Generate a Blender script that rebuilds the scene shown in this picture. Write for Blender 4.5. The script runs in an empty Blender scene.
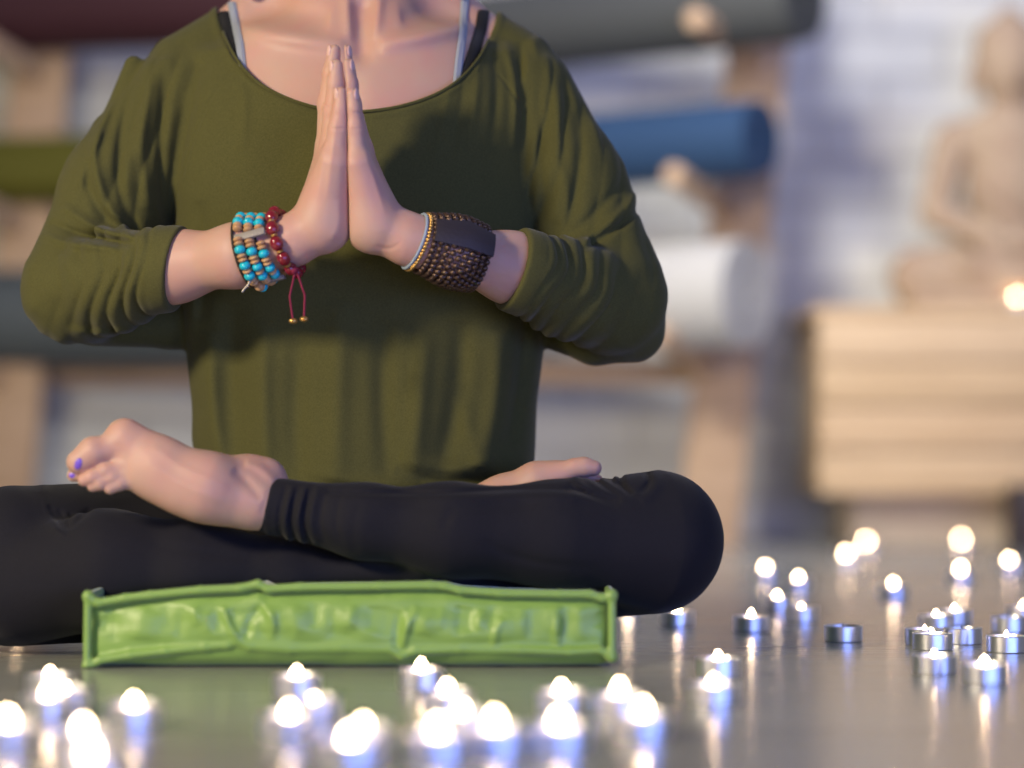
import bpy, bmesh, math, random
import numpy as np
from mathutils import Vector, Matrix
random.seed(7); rng = np.random.default_rng(11)
SC = bpy.context.scene
COL = SC.collection
PI = math.pi
# ------------------------------------------------------------------ camera
CAMZ = 0.2; FPX = 2600.0; TH = math.atan(56/2600.0)
cF = np.array([0, math.cos(TH), math.sin(TH)]); cU = np.array([0, -math.sin(TH), math.cos(TH)])
def W(px, py, Y):
    d = cF + (px-512)/FPX*np.array([1.0, 0, 0]) + (384-py)/FPX*cU
    return np.array([0, 0, CAMZ]) + d*(Y/d[1])
def PX(P):
    q = P - np.array([0, 0, CAMZ]); dz = q@cF
    return 512+FPX*q[:, 0]/dz, 384-FPX*(q@cU)/dz
cd = bpy.data.cameras.new('camera'); cam = bpy.data.objects.new('camera', cd); COL.objects.link(cam)
cam.location = (0, 0, CAMZ); cam.rotation_euler = (PI/2+TH, 0, 0)
cd.sensor_width = 36; cd.lens = 36*FPX/1024; cd.clip_start = 0.02
cd.dof.use_dof = True; cd.dof.focus_distance = 2.46; cd.dof.aperture_fstop = cd.lens/53.0
SC.camera = cam
SC.view_settings.view_transform = 'Standard'; SC.view_settings.look = 'None'
SC.view_settings.gamma = 1; SC.view_settings.use_curve_mapping = False
SC.view_settings.exposure = 0.0

# ------------------------------------------------------------------ tagging and mesh helpers
def tag(o, label=None, cat=None, group=None, kind=None):
    if label: o['label'] = label
    if cat: o['category'] = cat
    if group: o['group'] = group
    if kind: o['kind'] = kind
    return o
def link(name, me, mat=None, parent=None):
    o = bpy.data.objects.new(name, me); COL.objects.link(o)
    if mat and me: me.materials.append(mat)
    if parent: o.parent = parent
    return o
def empty(name, loc=(0, 0, 0), rz=0):
    o = bpy.data.objects.new(name, None); COL.objects.link(o); o.location = loc; o.rotation_euler = (0, 0, rz)
    o.empty_display_size = .05
    return o
def mesh_np(name, V, F, smooth=True):
    """F: (n,4) quads or list of polygons"""
    me = bpy.data.meshes.new(name)
    if isinstance(F, np.ndarray):
        n, k = F.shape
        me.vertices.add(len(V)); me.vertices.foreach_set('co', np.ascontiguousarray(V, dtype=np.float32).ravel())
        me.loops.add(n*k); me.loops.foreach_set('vertex_index', F.astype(np.int32).ravel())
        me.polygons.add(n); me.polygons.foreach_set('loop_start', np.arange(0, n*k, k, dtype=np.int32))
        me.polygons.foreach_set('loop_total', np.full(n, k, dtype=np.int32))
        me.polygons.foreach_set('use_smooth', np.full(n, smooth))
        me.update(calc_edges=True); me.validate()
    else:
        me.from_pydata([tuple(v) for v in V], [], F)
        for p in me.polygons: p.use_smooth = smooth
    return me
class MB:
    def __init__(s): s.v = []; s.f = []
    def add(s, V, F):
        b = len(s.v); s.v += [tuple(map(float, v)) for v in V]; s.f += [[b+i for i in f] for f in F]; return s
    def tube(s, pts, r, n=10, closed=False, caps=True):
        pts = [Vector(p) for p in pts]; m = len(pts)
        rs = r if hasattr(r, '__len__') else [r]*m
        V = []; F = []; up = None
        for i in range(m):
            a = pts[(i-1) % m] if (closed or i > 0) else pts[i]
            b = pts[(i+1) % m] if (closed or i < m-1) else pts[i]
            t = (b-a).normalized()
            if up is None:
                up = t.orthogonal().normalized()
            up = (up - t*up.dot(t)).normalized(); w = t.cross(up)
            for j in range(n):
                an = 2*PI*j/n; V.append(pts[i]+(up*math.cos(an)+w*math.sin(an))*rs[i])
        for i in range(m if closed else m-1):
            for j in range(n):
                k = (i+1) % m
                F.append([i*n+j, i*n+(j+1) % n, k*n+(j+1) % n, k*n+j])
        if not closed and caps:
            F.append(list(range(n))[::-1]); F.append([(m-1)*n+j for j in range(n)])
        return s.add(V, F)
    def lathe(s, prof, n=24, M=None):
        V = []; F = []; M = M or Matrix.Identity(4); m = len(prof)
        for (r, z) in prof:
            for j in range(n):
                a = 2*PI*j/n; V.append(M@Vector((r*math.cos(a), r*math.sin(a), z)))
        for i in range(m-1):
            for j in range(n):
                F.append([i*n+j, i*n+(j+1) % n, (i+1)*n+(j+1) % n, (i+1)*n+j])
        if prof[0][0] > 1e-6: F.append(list(range(n))[::-1])
        if prof[-1][0] > 1e-6: F.append([(m-1)*n+j for j in range(n)])
        return s.add(V, F)
    def box(s, c, d, M=None, bev=0.0):
        bm = bmesh.new(); bmesh.ops.create_cube(bm, size=1)
        for v in bm.verts: v.co = Vector((v.co.x*d[0], v.co.y*d[1], v.co.z*d[2]))
        if bev: bmesh.ops.bevel(bm, geom=bm.edges[:], offset=bev, segments=2, affect='EDGES', profile=.5)
        M = M or Matrix.Identity(4); M = Matrix.Translation(c)@M
        bm.verts.index_update()
        V = [M@v.co for v in bm.verts]; F = [[v.index for v in f.verts] for f in bm.faces]; bm.free()
        return s.add(V, F)
    def ball(s, c, r, n=12, m=8, M=None):
        r = r if hasattr(r, '__len__') else (r, r, r); M = M or Matrix.Identity(3); c = Vector(c)
        V = []; F = []
        for i in range(m+1):
            a = PI*i/m
            for j in range(n):
                b = 2*PI*j/n
                V.append(c+M@Vector((r[0]*math.sin(a)*math.cos(b), r[1]*math.sin(a)*math.sin(b), r[2]*math.cos(a))))
        for i in range(m):
            for j in range(n): F.append([i*n+j, (i+1)*n+j, (i+1)*n+(j+1) % n, i*n+(j+1) % n])
        return s.add(V, F)
    def build(s, name, mat=None, parent=None, smooth=True):
        me = bpy.data.meshes.new(name); me.from_pydata(s.v, [], s.f); me.validate()
        bm = bmesh.new(); bm.from_mesh(me); bmesh.ops.remove_doubles(bm, verts=bm.verts[:], dist=1e-6)
        bmesh.ops.recalc_face_normals(bm, faces=bm.faces[:]); bm.to_mesh(me); bm.free()
        if smooth:
            me.polygons.foreach_set('use_smooth', [True]*len(me.polygons))
            try: me.set_sharp_from_angle(angle=math.radians(40))
            except Exception: pass
        return link(name, me, mat, parent)

# ------------------------------------------------------------------ signed distance toolkit
def smin(a, b, k):
    h = np.maximum(k-np.abs(a-b), 0)/k
    return np.minimum(a, b)-h*h*k*.25
def smax(a, b, k): return -smin(-a, -b, k)
def rc(P, a, b, r1, r2):
    ba = b-a; l2 = ba@ba; pa = P-a
    t = np.clip(pa@ba/l2, 0, 1)
    d = pa - t[:, None]*ba
    return np.sqrt(np.einsum('ij,ij->i', d, d))-(r1+(r2-r1)*t)
def ell(P, c, r, R=None):
    q = P-c
    if R is not None: q = q@R
    k0 = np.sqrt(((q/r)**2).sum(1))+1e-9; k1 = np.sqrt(((q/(r*r))**2).sum(1))+1e-9
    return k0*(k0-1)/k1
def J(px, py, Y, r): return (W(px, py, Y), r*Y/FPX)
def chain(P, js, k=0.008):
    out = None
    for (a, ra), (b, rb) in zip(js[:-1], js[1:]):
        d = rc(P, a, b, ra, rb); out = d if out is None else smin(out, d, k)
    return out
def CH(*pts): return [J(*p) for p in pts]
class Height:
    """relief of folds over the front of a garment, in metres, tabulated on a grid"""
    def __init__(s, x0, y0, x1, y1, step=1.0):
        s.x0, s.y0, s.st = x0, y0, step
        s.nx = int((x1-x0)/step)+1; s.ny = int((y1-y0)/step)+1
        s.H = np.zeros((s.ny, s.nx))
        s.X, s.Y = np.meshgrid(x0+np.arange(s.nx)*step, y0+np.arange(s.ny)*step)
    def stroke(s, pts, w, amp, taper=True):
        pts = np.array(pts, float)
        # smooth the polyline
        for _ in range(2):
            q = [pts[0]]
            for a, b in zip(pts[:-1], pts[1:]): q += [a*.75+b*.25, a*.25+b*.75]
            q.append(pts[-1]); pts = np.array(q)
        best = np.full(s.H.shape, 1e9); tt = np.zeros(s.H.shape); n = len(pts)-1
        for i in range(n):
            a, b = pts[i], pts[i+1]; ba = b-a; l2 = ba@ba+1e-9
            t = np.clip(((s.X-a[0])*ba[0]+(s.Y-a[1])*ba[1])/l2, 0, 1)
            d = (s.X-a[0]-t*ba[0])**2+(s.Y-a[1]-t*ba[1])**2
            m = d < best; best[m] = d[m]; tt[m] = ((i+t)/n)[m]
        e = np.sin(np.clip(tt, 0.0, 1)*PI)**.9 if taper else 1.0
        s.H += amp*np.exp(-best/(w*w))*e
        return s
    def noise(s, sx, sy, amp, seed=0):
        r = np.random.default_rng(seed); gx = int(s.nx*s.st/sx)+4; gy = int(s.ny*s.st/sy)+4
        g = r.standard_normal((gy, gx)); x = (s.X-s.x0)/sx; y = (s.Y-s.y0)/sy
        i = x.astype(int); j = y.astype(int); u = x-i; v = y-j; u = u*u*(3-2*u); v = v*v*(3-2*v)
        s.H += amp*((g[j, i]*(1-u)+g[j, i+1]*u)*(1-v)+(g[j+1, i]*(1-u)+g[j+1, i+1]*u)*v)
        return s
    def __call__(s, P):
        px, py = PX(P); x = np.clip((px-s.x0)/s.st, 0, s.nx-1.001); y = np.clip((py-s.y0)/s.st, 0, s.ny-1.001)
        i = x.astype(int); j = y.astype(int); u = x-i; v = y-j; H = s.H
        return (H[j, i]*(1-u)+H[j, i+1]*u)*(1-v)+(H[j+1, i]*(1-u)+H[j+1, i+1]*u)*v
def extract(f, lo, hi, vox, B=8, newton=2, slack=1.7):
    lo = np.array(lo, float); hi = np.array(hi, float)
    nb = np.ceil((hi-lo)/(vox*B)).astype(int); n = nb*B+1
    vals = np.empty(tuple(n), np.float32)
    bc = np.stack(np.meshgrid(*[np.arange(k) for k in nb], indexing='ij'), -1).reshape(-1, 3)
    cen = lo+(bc+.5)*B*vox
    fv = np.concatenate([f(c) for c in np.array_split(cen, max(1, len(cen)//200000))])
    # default fill by block sign
    sg = np.where(fv < 0, -1.0, 1.0).reshape(tuple(nb)).astype(np.float32)
    vals[:-1, :-1, :-1] = np.repeat(np.repeat(np.repeat(sg, B, 0), B, 1), B, 2)
    vals[-1, :, :] = vals[-2, :, :]; vals[:, -1, :] = vals[:, -2, :]; vals[:, :, -1] = vals[:, :, -2]
    keep = bc[np.abs(fv) < slack*B*vox*.87+.006]
    g = np.stack(np.meshgrid(*[np.arange(B+1)]*3, indexing='ij'), -1).reshape(-1, 3)
    for ch in np.array_split(keep, max(1, len(keep)//300)):
        if len(ch) == 0: continue
        idx = (ch[:, None, :]*B+g[None]).reshape(-1, 3)
        vals[idx[:, 0], idx[:, 1], idx[:, 2]] = f(lo+idx*vox)
    s = vals < 0
    cnt = np.zeros(tuple(n-1), np.uint8)
    for dx in (0, 1):
        for dy in (0, 1):
            for dz in (0, 1):
                cnt += s[dx:n[0]-1+dx, dy:n[1]-1+dy, dz:n[2]-1+dz]
    act = np.argwhere((cnt > 0) & (cnt < 8)); del cnt
    cn = n-1
    flat = (act[:, 0]*cn[1]+act[:, 1])*cn[2]+act[:, 2]
    corner = {}
    for dx in (0, 1):
        for dy in (0, 1):
            for dz in (0, 1):
                corner[dx, dy, dz] = vals[act[:, 0]+dx, act[:, 1]+dy, act[:, 2]+dz].astype(float)
    acc = np.zeros((len(act), 3)); c = np.zeros(len(act))
    for ax in range(3):
        for u in (0, 1):
            for v in (0, 1):
                a = [0, 0, 0]; o = [i for i in range(3) if i != ax]; a[o[0]] = u; a[o[1]] = v; b = a[:]; b[ax] = 1
                va, vb = corner[tuple(a)], corner[tuple(b)]; m = (va < 0) != (vb < 0)
                t = np.where(m, va/np.where(m, va-vb, 1), 0)
                p = np.tile(np.array(a, float), (len(act), 1)); p[:, ax] = t
                acc += p*m[:, None]; c += m
    V = lo+(act+acc/np.maximum(c, 1)[:, None])*vox
    Q = []
    for ax in range(3):
        o = [(ax+1) % 3, (ax+2) % 3]
        sl0 = [slice(None)]*3; sl1 = [slice(None)]*3
        sl0[ax] = slice(0, n[ax]-1); sl1[ax] = slice(1, n[ax])
        for q in o: sl0[q] = slice(1, n[q]-1); sl1[q] = slice(1, n[q]-1)
        s0 = s[tuple(sl0)]; e = np.argwhere(s0 != s[tuple(sl1)]); sgn = s0[e[:, 0], e[:, 1], e[:, 2]]
        for q in o: e[:, q] += 1
        cells = []
        for (u, v) in ((1, 1), (0, 1), (0, 0), (1, 0)):
            k = e.copy(); k[:, o[0]] -= u; k[:, o[1]] -= v
            fl = (k[:, 0]*cn[1]+k[:, 1])*cn[2]+k[:, 2]
            cells.append(np.searchsorted(flat, fl))
        q4 = np.stack(cells, 1); q4[~sgn] = q4[~sgn][:, ::-1]
        Q.append(q4)
    Q = np.concatenate(Q)
    h = vox*.4
    for _ in range(newton):
        for part in np.array_split(np.arange(len(V)), max(1, len(V)//200000)):
            P = V[part]; f0 = f(P); g3 = np.empty_like(P)
            for a in range(3):
                d = np.zeros(3); d[a] = h; g3[:, a] = (f(P+d)-f(P-d))/(2*h)
            g2 = np.maximum((g3**2).sum(1), .05); st = (-f0/g2)[:, None]*g3
            ln = np.sqrt((st**2).sum(1)); st *= (np.minimum(1, vox*.6/np.maximum(ln, 1e-9)))[:, None]
            V[part] = P+st
    return V, Q
def crop(V, Q, keep):
    c = V[Q].mean(1); Q = Q[keep(c)]
    u, inv = np.unique(Q.ravel(), return_inverse=True)
    return V[u], inv.reshape(Q.shape)
def march(f, px, py, Y0=2.15, Y1=3.0):
    """the point of surface f that the sight line through px, py meets first"""
    a = W(px, py, Y0); b = W(px, py, Y1); u = (b-a)/np.linalg.norm(b-a); t = 0.0
    for _ in range(120):
        d = float(f((a+u*t)[None])[0])
        if d < 2e-4: break
        t += max(d*.6, 1e-4)
        if t > Y1-Y0: break
    return a+u*t
def grad(f, p, h=8e-4):
    g = np.array([float(f((p+d)[None])[0]-f((p-d)[None])[0]) for d in np.eye(3)*h]); return g/(np.linalg.norm(g)+1e-12)

# ------------------------------------------------------------------ materials
def mat(name, col, rough=.6, metal=0, bump=None, var=None, sss=0, sheen=0, coat=0, spec=None, weave=None):
    """bump=(scale, strength[, stretch]); var=(scale, colour2, contrast)"""
    m = bpy.data.materials.new(name); m.use_nodes = True; nt = m.node_tree; N = nt.nodes; L = nt.links
    b = N['Principled BSDF']; b.inputs['Base Color'].default_value = (*col, 1); b.inputs['Roughness'].default_value = rough
    b.inputs['Metallic'].default_value = metal
    if spec is not None: b.inputs['Specular IOR Level'].default_value = spec
    if sss:
        b.inputs['Subsurface Weight'].default_value = sss; b.inputs['Subsurface Radius'].default_value = (1, .35, .2)
        b.inputs['Subsurface Scale'].default_value = .012
    if sheen:
        b.inputs['Sheen Weight'].default_value = sheen; b.inputs['Sheen Roughness'].default_value = .4
    if coat: b.inputs['Coat Weight'].default_value = coat; b.inputs['Coat Roughness'].default_value = .1
    tc = N.new('ShaderNodeTexCoord')
    if var:
        n = N.new('ShaderNodeTexNoise'); n.inputs['Scale'].default_value = var[0]; n.inputs['Detail'].default_value = 4
        if len(var) > 3:
            mp = N.new('ShaderNodeMapping'); mp.inputs['Scale'].default_value = var[3]; L.new(tc.outputs['Object'], mp.inputs[0]); L.new(mp.outputs[0], n.inputs['Vector'])
        else: L.new(tc.outputs['Object'], n.inputs['Vector'])
        r = N.new('ShaderNodeValToRGB'); c = var[2]; r.color_ramp.elements[0].position = .5-c; r.color_ramp.elements[1].position = .5+c
        r.color_ramp.elements[0].color = (*col, 1); r.color_ramp.elements[1].color = (*var[1], 1)
        L.new(n.outputs['Fac'], r.inputs[0]); L.new(r.outputs[0], b.inputs['Base Color'])
    if bump:
        n = N.new('ShaderNodeTexNoise'); n.inputs['Scale'].default_value = bump[0]; n.inputs['Detail'].default_value = 3
        if len(bump) > 2:
            mp = N.new('ShaderNodeMapping'); mp.inputs['Scale'].default_value = bump[2]; L.new(tc.outputs['Object'], mp.inputs[0]); L.new(mp.outputs[0], n.inputs['Vector'])
        else: L.new(tc.outputs['Object'], n.inputs['Vector'])
        bp = N.new('ShaderNodeBump'); bp.inputs['Strength'].default_value = bump[1]; bp.inputs['Distance'].default_value = .001
        L.new(n.outputs['Fac'], bp.inputs['Height']); L.new(bp.outputs[0], b.inputs['Normal'])
    return m
def srgb(r, g, b): return tuple(((c/255)/12.92 if c/255 <= .04045 else ((c/255+.055)/1.055)**2.4) for c in (r, g, b))
M = {}
M['skin'] = mat('skin', (.56, .36, .275), .5, sss=.20, var=(28, (.58, .315, .255), .25), bump=(900, .12), spec=.35)
M['nail'] = mat('nail', (.74, .47, .41), .25)
M['toenail'] = mat('toenail_polish', (.20, .10, .62), .2, coat=.5)
M['shirt'] = mat('olive_jersey', (.098, .094, .031), .92, sheen=.10, var=(700, (.074, .072, .023), .18), bump=(1500, .35), spec=.15)
M['leggings'] = mat('black_stretch_cotton', (.0085, .0085, .013), .85, sheen=.06, var=(900, (.013, .0125, .018), .2), bump=(1400, .3), spec=.25)
M['hair'] = mat('dark_brown_hair', (.018, .009, .006), .45, bump=(60, 1.0, (12, 12, .6)))
M['strap_grey'] = mat('grey_strap', (.30, .33, .40), .8, bump=(1500, .3))
M['strap_black'] = mat('black_strap', (.006, .006, .008), .7)
M['cushion'] = mat('green_satin', (.22, .38, .075), .42, sheen=.35, bump=(900, .25), var=(14, (.25, .42, .08), .3), spec=.7)
M['turquoise'] = mat('turquoise', (.0, .42, .56), .25, coat=.3, var=(300, (.02, .55, .66), .3))
M['tan'] = mat('tan_wood_bead', (.45, .24, .10), .4, var=(400, (.6, .36, .17), .3))
M['redbead'] = mat('red_bead', (.20, .006, .018), .15, coat=.6)
M['gold'] = mat('gold', (.55, .33, .10), .35, metal=.8)
M['bronze'] = mat('bronze_bead', (.085, .05, .035), .33, metal=.55)
M['darkwood'] = mat('dark_wood_plaque', (.028, .022, .03), .55, bump=(300, .3))
M['cord'] = mat('dark_cord', (.02, .012, .01), .8)
M['redcord'] = mat('red_cord', (.22, .01, .04), .8)
M['bluecord'] = mat('pale_blue_cord', (.30, .38, .48), .7)
M['stone_bar'] = mat('grey_bar', (.28, .25, .22), .5, bump=(500, .5))
M['silver'] = mat('silver', (.30, .27, .24), .5, metal=.6)
# ------------------------------------------------------------------ the figure: fields
def table(rows):
    """rows (py, left, right, Yfront, Yback) -> smooth cross sections over height"""
    rows = sorted(rows, reverse=True)
    z = np.array([W(352, r[0], 2.6)[2] for r in rows])
    xl = np.array([W(r[1], r[0], 2.6)[0] for r in rows]); xr = np.array([W(r[2], r[0], 2.6)[0] for r in rows])
    yf = np.array([r[3] for r in rows]); yb = np.array([r[4] for r in rows])
    zz = np.linspace(z[0], z[-1], 200); ker = np.hanning(15); ker /= ker.sum()
    def sm(a):
        q = np.interp(zz, z, a); return np.convolve(np.pad(q, 7, mode='reflect', reflect_type='odd'), ker, 'valid')
    A = [sm(a) for a in (xl, xr, yf, yb)]
    def f(P, e=2.0):
        zc = np.clip(P[:, 2], zz[0], zz[-1]); a, b, c, d = [np.interp(zc, zz, q) for q in A]
        rx = (b-a)/2; ry = (d-c)/2; u = np.abs(P[:, 0]-(a+b)/2); v = np.abs(P[:, 1]-(c+d)/2)
        k = ((u/rx)**e+(v/ry)**e)**(1/e)+1e-9
        g = np.sqrt((u/rx**2)**2+(v/ry**2)**2)+1e-9; ku = np.sqrt((u/rx)**2+(v/ry)**2)+1e-9
        d2 = (k-1)*ku/g
        dz = np.maximum(P[:, 2]-zz[-1], zz[0]-P[:, 2])
        return np.where(dz > 0, np.sqrt(np.maximum(d2, 0)**2+dz**2), np.maximum(d2, dz))
    return f
core_tab = table([(-40, 300, 404, 2.59, 2.70), (-10, 290, 414, 2.575, 2.70), (20, 255, 449, 2.552, 2.70), (50, 205, 500, 2.535, 2.71), (90, 190, 520, 2.522, 2.72), (130, 192, 518, 2.513, 2.72),
                  (200, 205, 505, 2.512, 2.71), (300, 225, 490, 2.54, 2.71), (400, 225, 490, 2.55, 2.72), (500, 200, 520, 2.55, 2.76), (560, 200, 520, 2.55, 2.76)])
Hs = Height(150, -60, 560, 140)
Hs.stroke([(345, 46), (310, 40), (270, 34), (225, 22)], 9, .0035).stroke([(378, 44), (410, 38), (440, 32), (490, 20)], 9, .0042)
Hs.stroke([(362, 10), (362, 52)], 10, -.0045, False).stroke([(345, -20), (350, 40)], 5, .002).stroke([(382, -20), (374, 40)], 5, .002)
Hs.stroke([(330, 20), (280, 12), (245, 4)], 12, -.0045).stroke([(400, 18), (440, 12), (475, 4)], 12, -.0045)
Hs.stroke([(352, 70), (352, 130)], 12, -.0015)
Hs.H *= 2.2
NECK = CH((352, -90, 2.63, 50), (352, -20, 2.63, 52), (352, 40, 2.64, 60))
TRAP_L = CH((330, -50, 2.65, 36), (262, 20, 2.645, 30), (192, 76, 2.635, 41))
TRAP_R = CH((374, -50, 2.65, 36), (445, 19, 2.645, 30), (515, 75, 2.635, 41))
def chestgroup(P):
    d = core_tab(P, 2.25)
    d = smin(d, chain(P, NECK), .03)
    d = smin(d, chain(P, TRAP_L, .02), .03); d = smin(d, chain(P, TRAP_R, .02), .03)
    front = np.clip((2.62-P[:, 1])/.03, 0, 1)
    return d-Hs(P)*front
ARM_L = CH((180, 98, 2.63, 36), (128, 190, 2.60, 33), (80, 290, 2.56, 30), (120, 281, 2.50, 28), (160, 270, 2.46, 30), (178, 266, 2.445, 31.5), (240, 255, 2.41, 28.5), (294, 240, 2.40, 22.5))
ARM_R = CH((520, 98, 2.64, 34), (566, 190, 2.60, 33), (608, 300, 2.56, 30), (562, 285, 2.50, 28), (525, 272, 2.46, 29), (508, 267, 2.45, 31), (455, 252, 2.41, 27.5), (408, 238, 2.40, 23.5))
def armL(P): return chain(P, ARM_L, .02)
def armR(P): return chain(P, ARM_R, .02)
def contact(P):
    px, py = PX(P)
    return (np.interp(py, [40, 90, 150, 260], [341.5, 346.3, 348.3, 349.3])-512)/FPX*2.38
def H_(wrist, hyp, mcps, fingers, thenar, thumb):
    def f(P):
        d = rc(P, wrist[0], hyp[0], wrist[1], hyp[1])
        for m in mcps:
            d = smin(d, rc(P, wrist[0]*.12+hyp[0]*.88, m[0], hyp[1]*.86, m[1]), .012)
        d = smin(d, rc(P, hyp[0], mcps[0][0], hyp[1], mcps[0][1]), .014)
        d = smin(d, rc(P, wrist[0], thenar[0], wrist[1]*.92, thenar[1]), .012)
        fl = None
        for c in fingers:
            q = chain(P, c, .004); fl = q if fl is None else smin(fl, q, .0022)
        d = smin(d, fl, .006)
        return smin(d, chain(P, [thenar]+thumb, .006), .008)
    return f
FL = [CH((334.5, 163, 2.376, 12.8), (338.5, 128, 2.372, 9.8), (341, 108, 2.370, 8.0), (341, 93, 2.368, 6.2)),
      CH((331.5, 155, 2.392, 13.4), (333.5, 112, 2.389, 10.2), (336, 84, 2.388, 8.6), (336.5, 66, 2.386, 6.6)),
      CH((330, 148, 2.409, 13.8), (328, 104, 2.406, 10.2), (331.5, 73, 2.404, 8.6), (334.3, 51, 2.402, 6.6)),
      CH((331, 152, 2.428, 13.6), (331, 112, 2.424, 10.0), (334, 84, 2.422, 8.6), (336, 66, 2.420, 6.8))]
FR = [CH((357.5, 164, 2.376, 11.8), (355, 128, 2.372, 8.8), (353.5, 108, 2.370, 7.3), (352, 94, 2.368, 5.9)),
      CH((359, 156, 2.392, 12.4), (353, 113, 2.389, 9.0), (350.0, 84, 2.388, 7.8), (347.5, 65, 2.386, 6.2)),
      CH((359.5, 150, 2.409, 12.8), (352, 104, 2.406, 9.0), (347.5, 73, 2.404, 7.8), (345.0, 51, 2.402, 6.2)),
      CH((359, 153, 2.428, 12.6), (352, 112, 2.424, 9.0), (348, 84, 2.422, 7.8), (346, 67, 2.420, 6.4))]
handL0 = H_(J(294, 240, 2.40, 22), J(324, 223, 2.397, 24), [c[0] for c in FL], FL, J(327, 214, 2.428, 21), CH((337, 172, 2.447, 12), (340, 140, 2.446, 10.5), (341, 120, 2.444, 8)))
handR0 = H_(J(407, 240, 2.40, 22), J(371.5, 223, 2.397, 24), [c[0] for c in FR], FR, J(369, 214, 2.428, 21), CH((359, 172, 2.447, 12), (357, 140, 2.446, 10.5), (356, 120, 2.444, 8)))
Hh = Height(280, 30, 430, 260, .5)
# tendons, knuckle creases and heel of the two hands
for x0, x1 in ((331, 336), (322, 329)): Hh.stroke([(x0-4, 200), (x0, 160), (x1, 120)], 3.2, .0007)
for cx, cy in ((337, 128), (343, 128), (329, 104)): Hh.stroke([(cx-7, cy), (cx, cy+1), (cx+6, cy)], 1.6, -.0006)
for cx, cy in ((357, 128), (359, 112)): Hh.stroke([(cx-6, cy), (cx, cy+1), (cx+7, cy)], 1.6, -.0006)
Hh.stroke([(385, 215), (375, 180), (364, 150)], 3.2, .0007)
Hh.stroke([(374, 246), (392, 250), (404, 238)], 2.0, -.0008).stroke([(296, 262), (312, 262), (322, 254)], 2.0, -.0007)
Hh.stroke([(338, 200), (341, 225), (330, 242)], 5, .0010)
def handL(P): return smax(handL0(P)-Hh(P), P[:, 0]-contact(P)+.0001, .0016)
def handR(P): return smax(handR0(P)-Hh(P), contact(P)+.0001-P[:, 0], .0016)
# feet
FOOT_L = [CH((290, 509, 2.365, 24), (250, 502, 2.355, 25), (205, 486, 2.345, 30)),
          CH((205, 486, 2.345, 31), (160, 462, 2.345, 23.5), (125, 438, 2.345, 20)),
          CH((205, 490, 2.345, 27), (160, 474, 2.345, 24), (130, 462, 2.345, 18)),
          CH((215, 484, 2.36, 28), (248, 481, 2.372, 24), (266, 479, 2.375, 21)),
          CH((225, 500, 2.35, 22), (180, 488, 2.342, 20), (140, 476, 2.34, 14))]
TOES_L = [CH((124, 440, 2.342, 17), (106, 449, 2.338, 13.5), (93, 452, 2.335, 15), (79, 462, 2.333, 12.5)),
          CH((125, 460, 2.342, 11), (104, 467, 2.340, 8.5), (88, 473, 2.338, 8), (74, 475, 2.338, 7)),
          CH((130, 466, 2.338, 10), (106, 471, 2.330, 8), (92, 477, 2.327, 7.2), (84, 480, 2.328, 6.5)),
          CH((134, 472, 2.338, 10), (112, 477, 2.330, 7.8), (100, 483, 2.328, 7), (93, 486, 2.329, 6)),
          CH((138, 478, 2.340, 9), (120, 483, 2.331, 7.2), (110, 488, 2.329, 6.4))]
Hf = Height(50, 400, 300, 545, .5)
Hf.stroke([(245, 462), (262, 468), (276, 482)], 5, .0022).stroke([(232, 470), (250, 484), (262, 500)], 5, -.0018)
Hf.stroke([(150, 445), (185, 470), (230, 487)], 4, .0010).stroke([(145, 462), (185, 487), (225, 502)], 4, .0008)
Hf.stroke([(272, 487), (266, 500), (262, 515)], 3, -.0009)
def footL(P):
    d = None
    for c in FOOT_L: q = chain(P, c, .012); d = q if d is None else smin(d, q, .014)
    t = None
    for c in TOES_L: q = chain(P, c, .003); t = q if t is None else smin(t, q, .0015)
    return smin(d, t, .005)-Hf(P)
FOOT_R = [CH((470, 512, 2.44, 24), (505, 500, 2.435, 24), (538, 484, 2.43, 21), (556, 478, 2.43, 17)), CH((505, 505, 2.45, 22), (540, 492, 2.45, 20), (570, 488, 2.45, 14))]
TOES_R = [CH((556, 476, 2.425, 15), (575, 468, 2.42, 9.5), (584, 467, 2.42, 9.8), (594, 468, 2.42, 8)), CH((560, 482, 2.44, 10), (585, 478, 2.435, 7), (597, 480, 2.435, 6)),
          CH((562, 488, 2.45, 9), (588, 486, 2.445, 6.5)), CH((562, 494, 2.455, 8), (585, 493, 2.455, 6)), CH((560, 499, 2.46, 8), (580, 499, 2.46, 5.5))]
def footR(P):
    d = None
    for c in FOOT_R: q = chain(P, c, .01); d = q if d is None else smin(d, q, .012)
    t = None
    for c in TOES_R: q = chain(P, c, .003); t = q if t is None else smin(t, q, .0015)
    return smin(d, t, .005)
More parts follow.
